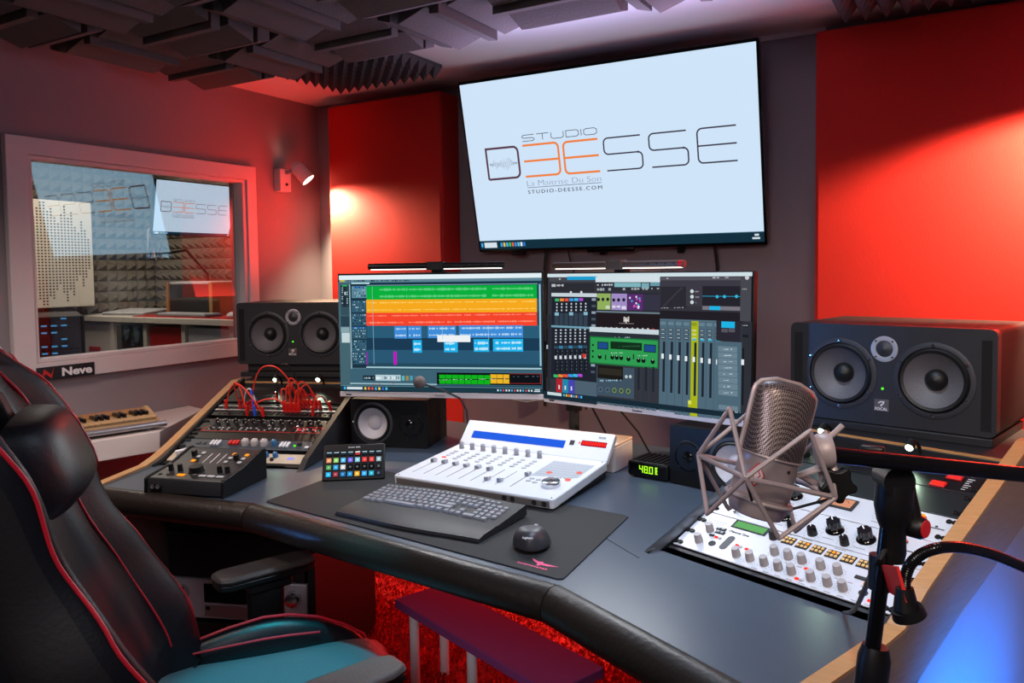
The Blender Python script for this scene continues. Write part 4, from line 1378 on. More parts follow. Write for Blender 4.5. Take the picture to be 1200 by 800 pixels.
text('icon', .022, TD @ Matrix.Translation((.225, .080, .0004)), 'dgrey', 'maker_lettering', t)
for i in range(8):
    x = -.225 + i * .0405
    G(TP).lathe([(.0085, 0), (.0085, .002), (.0075, .004), (.0075, .020), (.0065, .021)], (x, .300, 0), n=18).build('encoder', 'alu', t)
    for k in range(4):
        for j in range(1):
            lit = (i == 0 and k == 3)
            G(TP).lathe([(.0068, 0), (.006, .0022), (.0005, .0024)], (x + .004, .262 - k * .0215, 0), n=14, sx=1.25).build('button', 'e_pinkbtn' if lit else 'tgrey', t)
    G(TP).box(x - .0007, x + .0007, .045, .165, .0, .0006).build('fader_slot', 'print', t, smooth=False)
fpos = [.150, .150, .148, .146, .146, .146, .070, .072, .146]
for i in range(9):
    x = -.225 + i * .0405
    if i == 8: x += .006
    c = G(TP).prism([(-.010, 0), (.010, 0), (.0075, .009), (.0025, .0075), (-.0025, .0075), (-.0075, .009)], x - .0065, x + .0065, 'x')
    c.v = [tuple((TP @ Matrix.Translation((0, fpos[i], .002)) @ TP.inverted()) @ Vector(v)) for v in c.v]
    c.build('fader_cap', 'alu', t, bevel=.0006, seg=1)
G(TP).box(.105, .107, .045, .165, 0, .0006).build('fader_slot', 'print', t, smooth=False)
g = G(TP)
for r in range(6):
    for c in range(9):
        if r < 3 and c > 6: pass
        x, y = .122 + c * .0135, .278 - r * .0205
        g.box(x - .0052, x + .0052, y - .0062, y + .0062, 0, .0012)
G(TP).prism([(.112, .292), (.244, .292), (.244, .178), (.112, .148)], 0.0, .0006, 'z').build('button_field', mat('field_grey', '9aa2ae', .5), t, smooth=False)
o = g.build('button_grid', 'tgrey', t, bevel=.0006, seg=1)
for x, y in ((.152, .185), (.232, .215), (.228, .150)):
    G(TP).cyl((x, y, .001), (x, y, .0026), .0085, n=16).build('lit_button', 'e_pinkbtn', t)
for x, y in ((.13, .125), (.152, .122), (.13, .105), (.152, .100), (.174, .120), (.196, .16), (.174, .155), (.215, .165)):
    G(TP).lathe([(.0068, 0), (.006, .0022), (.0005, .0024)], (x, y, 0), n=14, sx=1.25).build('button', 'tgrey', t)
G(TP).lathe([(.026, 0), (.0265, .004), (.025, .014), (.021, .016), (.001, .0145)], (.205, .095, 0), n=32).build('jog_wheel', 'chrome', t)
for x in (-.25, .25):
    for y in (.012, .33):
        G(TP).cyl((x, y, 0), (x, y, .0008), .0025, n=10).build('screw', 'dgrey', t)
t = thing('padded_box', 'pale box with a beige top standing right behind the fader controller', 'box', (-1.12, 2.215, DZ), (0, 0, R(-1)))
G().prism(rr_poly(-.33, .205, -.03, .12, .012), 0, .078, 'z').build('body', mat('pale_box', 'b0a9ab', .5, noise=.08), t, bevel=.004)
G().prism(rr_poly(-.33, .205, -.03, .12, .012), .078, .086, 'z').build('lid', mat('beige_lid', 'c7aa90', .55, noise=.08), t, bevel=.003)

# talkback mic
t = thing('talkback_microphone', 'thin gooseneck microphone with a foam ball in front of the left monitor', 'microphone', (-1.43, 2.10, DZ + .085))
G().tube([(0, .06, .02), (0, .055, .07), (-.01, .03, .115), (-.05, -.01, .145), (-.10, -.04, .165)], .0035, 8).build('gooseneck', 'blackc', t)
G().ball((-.115, -.048, .172), .021, 10).build('foam_ball', 'foam2', t)

# clock
t = thing('level_display', 'small black meter with green glowing digits 48.0 between mixer and right speaker', 'digital display', (-.805, 2.165, DZ), (0, 0, R(-9)))
G().prism([(x, z) for x, z in rr_poly(-.066, .066, .004, .050, .010)], .0, .115, 'y').build('case', 'black', t, bevel=.002)
for i in range(7):
    G().box(-.055 + i * .017, -.047 + i * .017, .01, .11, .0495, .053).build('cooling_fin', 'black', t, smooth=False)
G().box(-.06, .06, -.002, .001, .010, .045).build('window', 'gloss', t, bevel=.001)
def seg7(gm, x, z, w_, h_, code):
    s = {'0': 'abcdef', '4': 'fgbc', '8': 'abcdefg'}[code]
    tt = .0026
    B = {'a': (x, x + w_, z + h_ - tt, z + h_), 'g': (x, x + w_, z + h_ / 2 - tt / 2, z + h_ / 2 + tt / 2), 'd': (x, x + w_, z, z + tt), 'f': (x, x + tt, z + h_ / 2, z + h_), 'b': (x + w_ - tt, x + w_, z + h_ / 2, z + h_), 'e': (x, x + tt, z, z + h_ / 2), 'c': (x + w_ - tt, x + w_, z, z + h_ / 2)}
    for k in s:
        a = B[k]
        gm.box(a[0], a[1], -.0026, -.002, a[2], a[3])
g = G()
seg7(g, -.026, .018, .012, .021, '4'); seg7(g, -.010, .018, .012, .021, '8'); seg7(g, .007, .018, .012, .021, '0')
g.box(.0035, .0058, -.0026, -.002, .018, .0205)
for k in range(5):
    g.box(.026, .034 - (k % 2) * .002, -.0026, -.002, .019 + k * .0044, .022 + k * .0044)
g.build('green_digits', emat('yellow_green_digits', (.42, 1.0, .02), 1.3), t, smooth=False)
for x in (-.05, .05):
    G().cyl((x, .02, 0), (x, .02, .006), .006, n=10).cyl((x, .1, 0), (x, .1, .006), .006, n=10).build('foot', 'rubber', t)
M['blackgloss'] = mat('satin_black_tube', '0b0b0d', .22, .3)

# ------------------------------------------------------------ computer monitors
MW, MH = .714, .42
def monitor(lb, x, y, z, yaw, tilt, ui):
    t = thing('computer_monitor', lb, 'monitor', mw=Matrix.Translation((x, y, z)) @ Matrix.Rotation(R(yaw), 4, 'Z') @ Matrix.Rotation(R(tilt), 4, 'X'))
    G().box(-MW / 2, MW / 2, 0, .022, -MH / 2, MH / 2).build('bezel', 'black', t, bevel=.002)
    G().prism(rr_poly(-.26, .26, -.15, .15, .03), .022, .05, 'y').build('rear_housing', 'dgrey', t, bevel=.006)
    b = G().box(-MW / 2, MW / 2, -.006, .014, -MH / 2 - .004, -MH / 2 + .0135).build('chin', mat('silver_chin', 'bdb6ba', .4), t, bevel=.0015)
    G().box(-.335, -.315, -.0066, -.006, -MH / 2 + .001, -MH / 2 + .006).build('badge', 'print', b, smooth=False)
    text('ViewSonic', .036, Matrix.Translation((.0, -.0066, -MH / 2 + .0042)) @ FACE, 'print', 'maker_lettering', b, height=.006)
    s = ui.build('screen', 'screen', t, smooth=False, loc=(0, -.0012, .006))
    return t

hl = homog([(68, 128), (1085, 122), (1083, 740), (82, 709)], [(0, 0), (1, 0), (1, 1), (0, 1)])
U = UI(MW - .014, MH - .024, hl)
rd = random.Random(2)
def full(U, c):
    h, U.hom = U.hom, None
    U.r(0, 0, 1, 1, c); U.hom = h
def dashes(U, x0, x1, y0, y1, n, col, p=.6, hh=1.0):
    wdt = (x1 - x0) / n
    for i in range(n):
        if rd.random() < p:
            a = x0 + i * wdt
            m_ = (y0 + y1) / 2; h_ = (y1 - y0) / 2 * rd.uniform(.4, 1) * hh
            U.r(a, m_ - h_, a + wdt * rd.uniform(.4, .9), m_ + h_, col)
full(U, '24495c')
U.r(66, 126, 1086, 150, 'e2f0f6')
U.r(66, 149, 1086, 164, '5f8494')
dashes(U, 75, 420, 152, 161, 46, '1c2f3a', .7); U.r(72, 151, 95, 161, 'c8b840')
U.r(205, 168, 1075, 181, '16303e'); U.r(205, 178, 1066, 183, '9ed4d8'); U.r(128, 166, 218, 173, 'bfe6ee')
U.r(68, 164, 122, 705, '44646f'); U.r(122, 172, 127, 655, '9fb8c0')
U.r(76, 178, 116, 290, '1d2d38'); U.r(82, 178, 108, 184, '2db85a')
for k in range(9):
    for x in (80, 104): U.r(x, 190 + k * 11, x + 7, 195 + k * 11, 'a9c0c8' if rd.random() < .6 else '46606c')
U.r(94, 212, 101, 228, 'c8d8dc')
U.r(76, 292, 118, 332, '35515e'); U.r(76, 336, 118, 388, '2a4250'); U.r(80, 420, 120, 470, 'c2d4d8'); U.r(76, 392, 118, 418, '88a4ac')
U.r(128, 172, 206, 620, '1b3342')
ys = [182, 255, 322, 388, 455, 517]
for k in range(6):
    a, b = ys[k], ys[k] + 64
    U.r(130, a + 2, 204, b - 2, '335c72' if k else '5f8ea2')
    if k in (0, 3): U.r(136, a + 4, 200, a + 12, '2468b0')
    for q in range(4):
        dashes(U, 136, 200, a + 6 + q * 14, a + 12 + q * 14, 10, 'b8d4de', .5); dashes(U, 136, 200, a + 5 + q * 14, a + 14 + q * 14, 8, '0f1d28', .4)
U.r(132, 598, 204, 618, '50707e')
for k, c in enumerate(('1d3f56', '244f66', '1d3f56', '2a5c78', '1b3a54', '2a5874')):
    U.r(207, ys[k] - 2, 1078, ys[k] + 66, c)
def clip(x0, x1, y0, y1, c, wc, lines=((.28, .10), (.75, .10)), n=60, p=.9):
    U.r(x0, y0, x1, y1, c)
    for f, a in lines:
        m_ = y0 + (y1 - y0) * f; h_ = (y1 - y0) * a
        for i in range(n):
            if rd.random() < p:
                xa = x0 + 6 + (x1 - x0 - 12) * i / n
                hh = h_ * rd.uniform(.25, 1)
                U.r(xa, m_ - hh, xa + (x1 - x0 - 12) / n * .85, m_ + hh, wc)
clip(205, 1062, 184, 254, '0aae3c', '0aae3c', (), 1)
for a, b in ((270, 410), (415, 810), (835, 1050)):
    for f in (.26, .76):
        m_ = 184 + 70 * f
        for i in range(int((b - a) / 7)):
            hh = rd.uniform(2, 7.5)
            U.r(a + i * 7, m_ - hh, a + i * 7 + 5.5, m_ + hh, '63d488')
clip(205, 1062, 254, 322, 'f6a91e', 'ffd266', ((.22, .05), (.76, .05)), 70)
clip(205, 1062, 322, 389, 'f4452c', 'ff8a70', ((.2, .06), (.72, .08)), 70)
for a, b in ((345, 408), (413, 480), (512, 652), (668, 990)):
    clip(a, b, 389, 452, '3f8cd8', 'b8d8f4', ((.22, .10), (.75, .10)), int((b - a) / 8), .8)
for a, b in ((437, 482), (592, 661), (741, 819), (838, 990)):
    clip(a, b, 460, 524, '1fb2ec', 'c2ecfb', ((.3, .12), (.76, .12)), int((b - a) / 8), .8)
U.r(560, 438, 725, 472, 'eef2f4')
U.r(342, 517, 357, 583, 'c414c4'); U.r(207, 517, 214, 583, '8a2aa0')
U.r(240, 184, 242, 580, '8fb4c0'); U.r(585, 390, 587, 455, '9cc4d8'); U.r(815, 390, 817, 460, '9cc4d8')
U.r(1074, 180, 1082, 600, '9fc8d4')
U.r(207, 600, 1082, 608, 'a4c8d2')
U.r(128, 612, 1086, 690, '3c6172')
U.r(190, 636, 248, 660, '16202a'); dashes(U, 196, 244, 642, 655, 9, '8fb0ba', .8)
U.r(252, 634, 376, 664, 'b2cbd3'); dashes(U, 256, 372, 640, 658, 12, 'e8f2f4', .8); dashes(U, 256, 372, 640, 658, 12, '6f8a96', .5)
for k in range(4): U.r(382 + k * 20, 640, 396 + k * 20, 664, ('5fb4b8', 'a08850', '4a9ab0', '3d6c80')[k])
U.disc(485, 655, .006, 'd8e4e8')
U.r(556, 632, 1082, 692, '0e1218')
for q, (a, b) in enumerate(((640, 660), (664, 686))):
    U.r(566, a, 822, b, '12b01e'); U.r(822, a, 918, b, 'eab42a')
    for i in range(16): U.r(566 + i * 32, a, 568 + i * 32, b, '0e1218')
U.r(918, 638, 1078, 640, 'b02a26'); U.r(918, 687, 1078, 689, 'b02a26'); U.r(1074, 638, 1078, 689, 'b02a26')
dashes(U, 925, 1070, 650, 655, 12, '5a6a74', .4); dashes(U, 566, 918, 661, 664, 40, 'cfe8d0', .5)
U.r(128, 676, 556, 684, '8fb0bc'); dashes(U, 200, 350, 675, 683, 26, 'c84a4a', .3)
h, U.hom = U.hom, None
U.r(0, .957, 1, 1, '1c3845'); U.r(0, .954, 1, .958, '6f98a6')
U.r(.032, .966, .112, .988, 'd0dee4'); U.r(.016, .966, .026, .988, '45b4ea')
for k, c in enumerate(('e8c34a', 'f07a3a', 'e84848', '48a8e8', 'f0d048', '4060d0', '50c0e8')): U.r(.122 + k * .018, .967, .132 + k * .018, .989, c)
for k in range(13): U.r(.785 + k * .0135, .970, .792 + k * .0135, .986, ('d8e6ec', '50b0e8', 'e05050', 'd8e6ec')[k % 4])
U.r(.965, .966, .99, .974, 'd8e6ec'); U.r(.962, .979, .99, .987, 'd8e6ec')
U.hom = h
ml = monitor('left computer monitor showing coloured audio tracks in green, orange and red', -1.537, 2.155, 1.185, 19.9, .3, U)

hr = homog([(42, 125), (1070, 132), (1046, 872), (48, 728)], [(0, 0), (1, 0), (1, 1), (0, 1)])
V = UI(MW - .014, MH - .024, hr)
full(V, '33343c')
V.r(40, 124, 1072, 143, 'cfe0e6')
V.r(50, 143, 1040, 170, '45464e'); dashes(V, 55, 140, 145, 152, 8, 'b0b6bc', .4)
V.r(138, 137, 290, 155, '1f9cd0')
V.r(60, 172, 275, 215, '2c2d34'); V.r(62, 174, 82, 188, 'b8bec4'); dashes(V, 88, 122, 174, 188, 4, 'c8ced4', .9)
for x in (158, 210): V.disc(x, 218, .0045, 'd0dcde')
V.r(62, 222, 300, 240, 'c6d2d8')
V.r(66, 240, 292, 660, '20242e')
stripc = ['3cb46a', 'e88a3c', 'e8503c', '3c9ae0', '38b8e8', 'b04ad0']
for i in range(7):
    x = 80 + i * 24
    if i < 6:
        V.r(x, 248, x + 20, 262, stripc[i]); V.r(x, 628, x + 22, 642, stripc[i])
    for k in range(3): V.disc(x + 10, 276 + k * 16, .003, 'c8d0d8')
    V.r(x, 322, x + 20, 392, '33404e'); 
    if i in (0, 3, 6): V.r(x, 318, x + 20, 334, '84b4c8')
    for k in range(5):
        V.r(x + 4, 404 + k * 15, x + 12, 411 + k * 15, 'c4ced6')
    V.r(x, 486, x + 20, 500, '3a7ca0' if i % 2 else '30485a')
    V.r(x + 8, 504, x + 12, 618, '0e1218'); V.r(x + 4, 535, x + 15, 552, 'ccd4da')
    for k in range(6): V.r(x + 15, 510 + k * 18, x + 18, 516 + k * 18, '66727e')
V.r(222, 528, 238, 548, 'd83a30')
for k in range(12): V.r(264, 250 + k * 33, 284, 262 + k * 33, ('8fa0ac', '48545e')[k % 2])
V.r(66, 388, 262, 398, '70a0b4')
for k, (x, c) in enumerate(((96, 'b02430'), (126, '1f88a8'), (156, '4844b0'))):
    V.r(x, 648 + k * 4, x + 29, 716 + k * 4, c); V.r(x + 11, 680 + k * 4, x + 17, 700 + k * 4, 'e0e4e8')
V.r(44, 330, 66, 700, '2a2c34'); V.r(44, 400, 52, 640, '1a1c22'); V.r(44, 480, 52, 500, 'a8b0b8')
V.r(186, 665, 295, 745, '4c6070')
# plugin column
V.r(282, 142, 608, 170, 'd2e0e6'); V.r(286, 170, 606, 216, '2e2f38')
V.r(376, 173, 508, 195, '7fb4bc'); V.r(512, 176, 550, 205, '78a8b4'); V.r(556, 172, 604, 192, '6a98a8')
dashes(V, 290, 372, 176, 188, 7, 'c0c8cc', .8); dashes(V, 290, 604, 198, 212, 22, 'a0a8ac', .5)
V.r(290, 222, 606, 318, '2c2c36')
V.r(292, 226, 358, 308, '8fae5c'); V.r(362, 228, 440, 312, 'a08cc4'); V.r(444, 232, 520, 314, '5a2c70'); V.r(522, 236, 604, 316, '343444')
for x in (298, 320, 344): V.disc(x, 256, .0055, '1c1c22')
for x in (374, 398, 424): V.disc(x, 260, .0055, '1c1c22')
V.r(334, 288, 354, 304, 'c8d4bc'); V.r(414, 292, 436, 308, 'ddd4ec'); dashes(V, 368, 410, 286, 302, 4, 'f0e8f8', .9)
for k in range(14): V.disc(450 + rd.random() * 64, 242 + rd.random() * 66, .0032, ('d85ab0', 'e8e0f0', '30b0d0')[k % 3])
V.r(290, 326, 606, 418, '211a1e'); V.r(288, 320, 606, 328, '6a7c86')
# crossed emblem over the amp
V.r(424, 346, 432, 372, 'c8c0bc'); V.r(444, 346, 452, 372, 'c8c0bc'); V.r(430, 360, 446, 368, 'e0d8d4'); V.r(434, 350, 440, 378, 'e0d8d4'); V.r(402, 378, 476, 382, '7c7474')
for k in range(11): V.disc(312 + k * 26, 400 + k * 1.2, .0035, 'c8c4c4' if k < 10 else 'b02030')
# green compressor
V.r(256, 404, 600, 432, 'c8d6dc'); V.r(258, 428, 600, 468, '2a3038'); dashes(V, 350, 470, 446, 456, 12, '90a4ae', .6)
V.r(258, 452, 598, 592, '1e7038'); V.r(262, 458, 594, 586, '2f9a52')
V.r(296, 470, 350, 508, '10301e'); V.r(300, 474, 346, 504, '1f4a8c'); V.r(526, 488, 586, 528, '10301e'); V.r(530, 492, 582, 524, '1f4a8c')
V.r(360, 474, 516, 512, '12301c'); dashes(V, 364, 512, 490, 500, 16, '2c5a3a', .8)
for x, y in ((308, 544), (370, 548), (392, 550), (414, 552), (450, 558), (500, 566), (524, 568), (570, 574)):
    V.disc(x, y, .0072, '0c1c12'); V.disc(x, y - 8, .0016, 'e0f0e4')
for x in (334, 472): V.r(x, 535, x + 6, 560, '12301c')
dashes(V, 364, 430, 524, 530, 10, 'b0e0c0', .6); dashes(V, 490, 545, 540, 546, 8, 'b0e0c0', .6)
V.r(270, 480, 278, 490, '0c1c12'); V.r(270, 510, 278, 520, '0c1c12'); V.r(270, 538, 278, 548, '0c1c12')
V.r(294, 596, 480, 745, '3f5160'); V.r(298, 590, 424, 656, '1c1a18'); V.r(304, 604, 418, 636, '2e2a24')
for k in range(2): V.disc(440 + k * 20, 646, .005, 'bcc8cc')
dashes(V, 300, 420, 658, 668, 12, '8fb4c4', .6)
for k in range(5):
    V.disc(314 + k * 34, 706 + k * 3, .0075, '8ca42c' if k > 1 else '5f7684'); V.disc(314 + k * 34, 706 + k * 3, .0055, '31434f')
# channel view
V.r(606, 146, 1040, 300, '3c3a44'); V.r(606, 150, 1034, 166, '55545e'); dashes(V, 640, 1020, 151, 157, 18, 'c8c8d0', .3)
V.r(608, 196, 738, 306, '2c2a32'); dashes(V, 612, 730, 302, 307, 9, 'b0b0b8', .6)
for i in range(12): V.r(622 + i * 8, 292 - i * 8, 632 + i * 8, 294 - i * 8, '5e5a64')
for k in range(3): V.disc(768, 222 + k * 28, .0055, 'cfdcdc'); dashes(V, 780, 806, 220 + k * 28, 228 + k * 28, 4, '9a98a2', .7)
V.r(820, 198, 1030, 300, '25242c'); V.r(820, 249, 1030, 252, '1f9cc4')
for x in (895, 932, 993): V.disc(x, 252, .0045, '38b8e0')
V.r(820, 302, 1030, 322, '77747e'); V.r(856, 300, 910, 320, '1fb4e4')
V.r(606, 326, 1030, 378, '221f26')
V.r(604, 366, 890, 820, '56707f')
for i in range(8):
    x = 628 + i * 39 - 24
    y0 = 366 + i * 2
    hi = i == 4
    V.r(x, y0, x + 36, 830 + i * 5, 'a9b41c' if hi else '4f6878')
    V.r(x + 37, y0, x + 39, 830 + i * 5, '38495a')
    V.r(x + 4, y0 + 8, x + 32, y0 + 24, '8a9826' if hi else '64808e')
    for k in range(3): V.r(x + 7, y0 + 42 + k * 20, x + 30, y0 + 54 + k * 20, 'c8d03a' if hi else '2a343e'); V.r(x + 10, y0 + 46 + k * 20, x + 26, y0 + 50 + k * 20, 'b4c4cc')
    V.r(x + 10, y0 + 90, x + 30, y0 + 98, '2cb4d8' if i > 3 else '3d4c58')
    V.r(x + 16, y0 + 108, x + 28, 725 + i * 6, '1e2832')
    V.r(x + 10, 535 + i * 5, x + 22, 560 + i * 5, 'e4ecf0')
V.r(738 + 8, 770, 776, 808, 'a9b41c'); V.disc(755, 780, .006, 'd8dc60')
for i in range(11):
    x = 294 + i * 27
    V.r(x, 752 + i * 4, x + 25, 775 + i * 4, '4a606e'); V.r(x + 26, 600, x + 27, 790, '31414e') if i > 6 else None
for i in range(3): V.r(498 + i * 36, 600, 508 + i * 36, 712 + i * 6, '1e2832'); V.r(480 + i * 36, 596, 482 + i * 36, 780, '31414e')
V.r(890, 376, 1012, 480, '2a2833'); V.r(916, 380, 984, 412, '1fb4e4'); V.r(916, 416, 948, 434, '55535e'); V.r(952, 416, 984, 434, '55535e')
V.r(890, 482, 1012, 860, '4d6675')
for k in range(8): V.r(898, 506 + k * 31, 994, 534 + k * 31, '6a8290'); dashes(V, 925, 970, 517 + k * 31, 523 + k * 31, 5, 'c8d6dc', .8)
V.r(898, 800, 994, 822, '6a8290'); V.r(926, 826, 1000, 842, '20262e'); dashes(V, 930, 996, 829, 840, 8, 'b0c0c8', .6)
V.r(1014, 150, 1068, 380, '46474f'); V.r(1016, 382, 1064, 860, '2e3038')
V.disc(1050, 156, .006, 'c8ccd0'); V.r(1022, 395, 1052, 410, '1c1e24'); V.r(1022, 448, 1052, 462, '1c1e24')
V.r(1016, 515, 1026, 800, '1a1c22'); V.r(1014, 572, 1028, 600, 'e4eaee')
dashes(V, 1025, 1050, 212, 218, 3, 'b8c0c4', 1); dashes(V, 1025, 1050, 398, 405, 3, 'b8c0c4', 1)
V.r(40, 722, 300, 760, '1a2c38')
h, V.hom = V.hom, None
V.r(0, .962, 1, 1, '172a36'); V.r(.012, .968, .095, .992, 'c8d8de')
for k, c in enumerate(('45b4ea', 'e8c34a', 'f07a3a', 'e8e0d8', '48a8e8', 'f0a038', '4060d0', '50c0e8')): V.r(.105 + k * .014, .971, .114 + k * .014, .990, c)
V.hom = h
mr = monitor('right computer monitor showing a mixer, plug-ins and a yellow channel strip', -.847, 2.214, 1.179, -10.8, -2.0, V)

# monitor arms
t = thing('double_monitor_stand', 'dark double monitor stand with a pole behind the fader controller', 'monitor stand', (-1.155, 2.40, DZ))
G().lathe([(.055, 0), (.055, .012), (.024, .018), (.024, .02)], n=24).build('base', 'black', t)
G().cyl((0, 0, .01), (0, 0, .46), .019, n=18).build('pole', 'dgrey', t)
for p, q in (((0, 0, .36), (-.36, -.16, .40)), ((0, 0, .33), (.32, -.10, .40))):
    a = G().tube([p, ((p[0] + q[0]) / 2, (p[1] + q[1]) / 2 + .08, p[2]), (q[0], q[1] + .04, q[2]), q], .018, 10).build('arm', 'dgrey', t)
for zc in (.14, .30):
    G().lathe([(.028, 0), (.028, .03)], (0, 0, zc), n=20).build('collar', 'black', t)
for nm, pts, lb in (('monitor_cable', [(-1.5, 2.24, 1.05), (-1.45, 2.27, .98), (-1.30, 2.33, .95), (-1.19, 2.37, .97)], 'pale cable looping under the left monitor to the pole'),
                    ('monitor_cable', [(-1.06, 2.30, 1.02), (-1.08, 2.37, .95), (-1.06, 2.45, .84), (-1.05, 2.48, .784)], 'black cable hanging right beside the monitor pole'),
                    ('monitor_cable', [(-.98, 2.30, 1.02), (-.97, 2.36, .94), (-.93, 2.42, .86), (-.90, 2.45, .784)], 'black cable slanting below the right monitor')):
    tag(G().tube(pts, .004 if 'pale' in lb else .0035, 8).build(nm, 'whitec' if 'pale' in lb else 'blackc'), lb, 'cable')

# light bars on the monitors
def bar(lb, x, y, z, yaw, off, wd, m, red):
    mw = Matrix.Translation((x, y, z)) @ Matrix.Rotation(R(yaw), 4, 'Z') @ Matrix.Translation((off, -.012, MH / 2 + .002))
    t = thing('monitor_light_bar', lb, 'lamp', mw=mw)
    G().cyl((-wd / 2, 0, .020), (wd / 2, 0, .020), .0105, n=18).build('lamp_tube', m, t)
    G().box(-wd / 2 + .01, wd / 2 - .01, -.006, .006, .008, .0105).build('light_strip', emat('bar_light', (1.0, .93, .86), 3.0), t, smooth=False)
    G().box(-.03, .03, -.012, .022, .006, .034).build('clip', m if m == 'bronze' else 'black', t, bevel=.003)
    G().box(-.022, .022, .022, .05, -.055, .03).build('counterweight', 'black', t, bevel=.004)
    for k in range(4):
        G().cyl((wd / 2 - .03 - k * .028, -.0105, .022), (wd / 2 - .03 - k * .028, -.0115, .022), .003, n=10).build('touch_button', 'dgrey', t)
    if red:
        G().cyl((wd / 2 - .02, 0, .020), (wd / 2 - .004, 0, .020), .011, n=18).build('end_cap', 'redp', t)
    p = mw @ Vector((0, -.03, .0))
    l = light('bar_lamp', 'AREA', p, 3.5, (.93, .96, 1.0), mw @ Vector((0, -.33, -.5)), wd * .9, .02)
M['bronze'] = mat('bronze_bar', '6a5a50', .4, .5)
bar('black light bar with touch buttons on top of the left monitor', -1.537, 2.155, 1.185, 19.9, -.005, .47, 'black', False)
bar('bronze light bar with a red end on top of the right monitor', -.847, 2.214, 1.179, -10.8, -.075, .47, 'bronze', True)


# ------------------------------------------------------------ loudspeakers
def woofer(t, x, z, k=1.0, octo=True):
    g = G()
    n = 48
    pr = [(.094 * k, 0), (.094 * k, .004), (.088 * k, .006), (.082 * k, .006), (.081 * k, .002)]
    g.lathe(pr, (x, -.0002, z), (0, -1, 0), n, cap=False)
    r = g.build('driver_ring', 'ring', t)
    if octo:
        for s in range(6):
            a = R(30 + 60 * s)
            G().lathe([(.0045, 0), (.0045, .0015), (.002, .0018)], (x + .087 * math.cos(a), -.0062, z + .087 * math.sin(a)), (0, -1, 0), 10).build('screw', 'chrome', r)
    G().lathe([(.082 * k, .002), (.080 * k, .004), (.075 * k, .009), (.069 * k, .007), (.066 * k, .001)], (x, 0, z), (0, -1, 0), n, cap=False).build('surround', 'surround', t)
    return t
def holed(name, m, poly, y0, y1, holes, parent):
    """front board with round openings cut through it"""
    b = G().prism(poly, y0, y1, 'y').build(name, m, None, smooth=False)
    cs = []
    for x, z, r in holes:
        c = G().cyl((x, y1 + .01, z), (x, y0 - .01, z), r, n=48).build('c', m, None, smooth=False)
        md = b.modifiers.new('b', 'BOOLEAN'); md.object = c; md.operation = 'DIFFERENCE'; md.solver = 'EXACT'
        cs.append(c)
    dg = bpy.context.evaluated_depsgraph_get()
    me = bpy.data.meshes.new_from_object(b.evaluated_get(dg))
    b.modifiers.clear()
    for c in cs: bpy.data.objects.remove(c)
    me.name = name
    me.polygons.foreach_set('use_smooth', [True] * len(me.polygons))
    me.set_sharp_from_angle(angle=R(35))
    b.data = me
    b.parent = parent
    return b
def big_speaker(lb, loc, yaw):
    t = thing('studio_monitor_speaker', lb, 'loudspeaker', loc, (0, 0, R(yaw)))
    w_, h_, d_ = .25, .256, .34
    G().prism(rr_poly(-w_, w_, 0, h_, .016, 5), .032, d_, 'y').build('cabinet', 'spkside', t)
    # baffle with two long slots beside the rim
    g = G()
    holed('baffle', 'spk', rr_poly(-w_, w_, 0, h_, .016, 5), -.002, .032, [(s * .1135, .125, .0815) for s in (-1, 1)], t)
    for x in (-.228, .228):
        G().box(x - .011, x + .011, -.003, .0, .014, h_ - .026).build('port_slot', mat('port_black', '020203', .9), t, smooth=False)
    for s in (-1, 1):
        x, z = s * .1135, .125
        woofer(t, x, z)
        G().lathe([(.068, .004), (.060, -.005), (.040, -.020), (.024, -.030)], (x, -.004, z), (0, -1, 0), 48, cap=False).build('cone', 'cone', t)
        G().lathe([(.0255, -.029), (.0255, -.020), (.020, -.011), (.011, -.006), (.0005, -.004)], (x, -.004, z), (0, -1, 0), 32, cap=False).build('dust_cap', 'surround', t)
    G().lathe([(.033, 0), (.033, .004), (.029, .005), (.022, .004), (.0205, .001)], (-.002, -.001, .196), (0, -1, 0), 40, cap=False).build('tweeter_ring', mat('tweeter_grey', 'a8a8b0', .4, .4), t)
    G().lathe([(.021, .0015), (.016, .003), (.010, .006), (.0005, .009)], (-.002, -.001, .196), (0, -1, 0), 28, cap=False).build('tweeter_dome', 'ring', t)
    for s in range(4):
        a = R(45 + 90 * s)
        G().lathe([(.0026, 0), (.0026, .001)], (-.002 + .0285 * math.cos(a), -.006, .196 + .0285 * math.sin(a)), (0, -1, 0), 8).build('tweeter_screw', 'print', t)
    G().cyl((-.006, -.002, .094), (-.006, -.0036, .094), .0032, n=12).build('power_light', 'e_green', t)
    b = G().box(-.026, .010, -.0034, -.002, .036, .066).build('badge', mat('badge_grey', '6a6668', .35, .6), t, bevel=.0006)
    g = G()
    g.ribbon([(-.016, .056), (-.010, .060), (-.002, .060), (-.003, .056), (-.009, .051), (-.008, .048)], .0028, .0035, .0003)
    g.build('badge_mark', 'wprint', b, smooth=False)
    text('FOCAL', .031, Matrix.Translation((-.008, -.0036, .0415)) @ FACE, 'wprint', 'badge_lettering', b, height=.0075, bold=.01)
    return t
def plinth(lb, loc, yaw, z0, z1):
    t = thing('speaker_pad', lb, 'speaker stand', (loc[0], loc[1], z0), (0, 0, R(yaw)))
    G().box(-.235, .245, -.012, .30, 0, .020).build('base_slab', 'cheek', t, bevel=.002)
    G().box(-.215, .215, .015, .29, .020, z1 - z0).build('foam_block', 'blackm', t, bevel=.004)
SR, SL_ = (-.178, 2.205), (-2.405, 2.345)
big_speaker('large black loudspeaker with two cones on the right rack', (*SR, .989), -14)
big_speaker('large dark loudspeaker with two cones on the left rack, partly behind the left monitor', (*SL_, 1.022), 22.5)
zs = .782 + .53 * math.tan(TILT) - .008
plinth('black pad carrying the right loudspeaker', SR, -14, zs, .989)
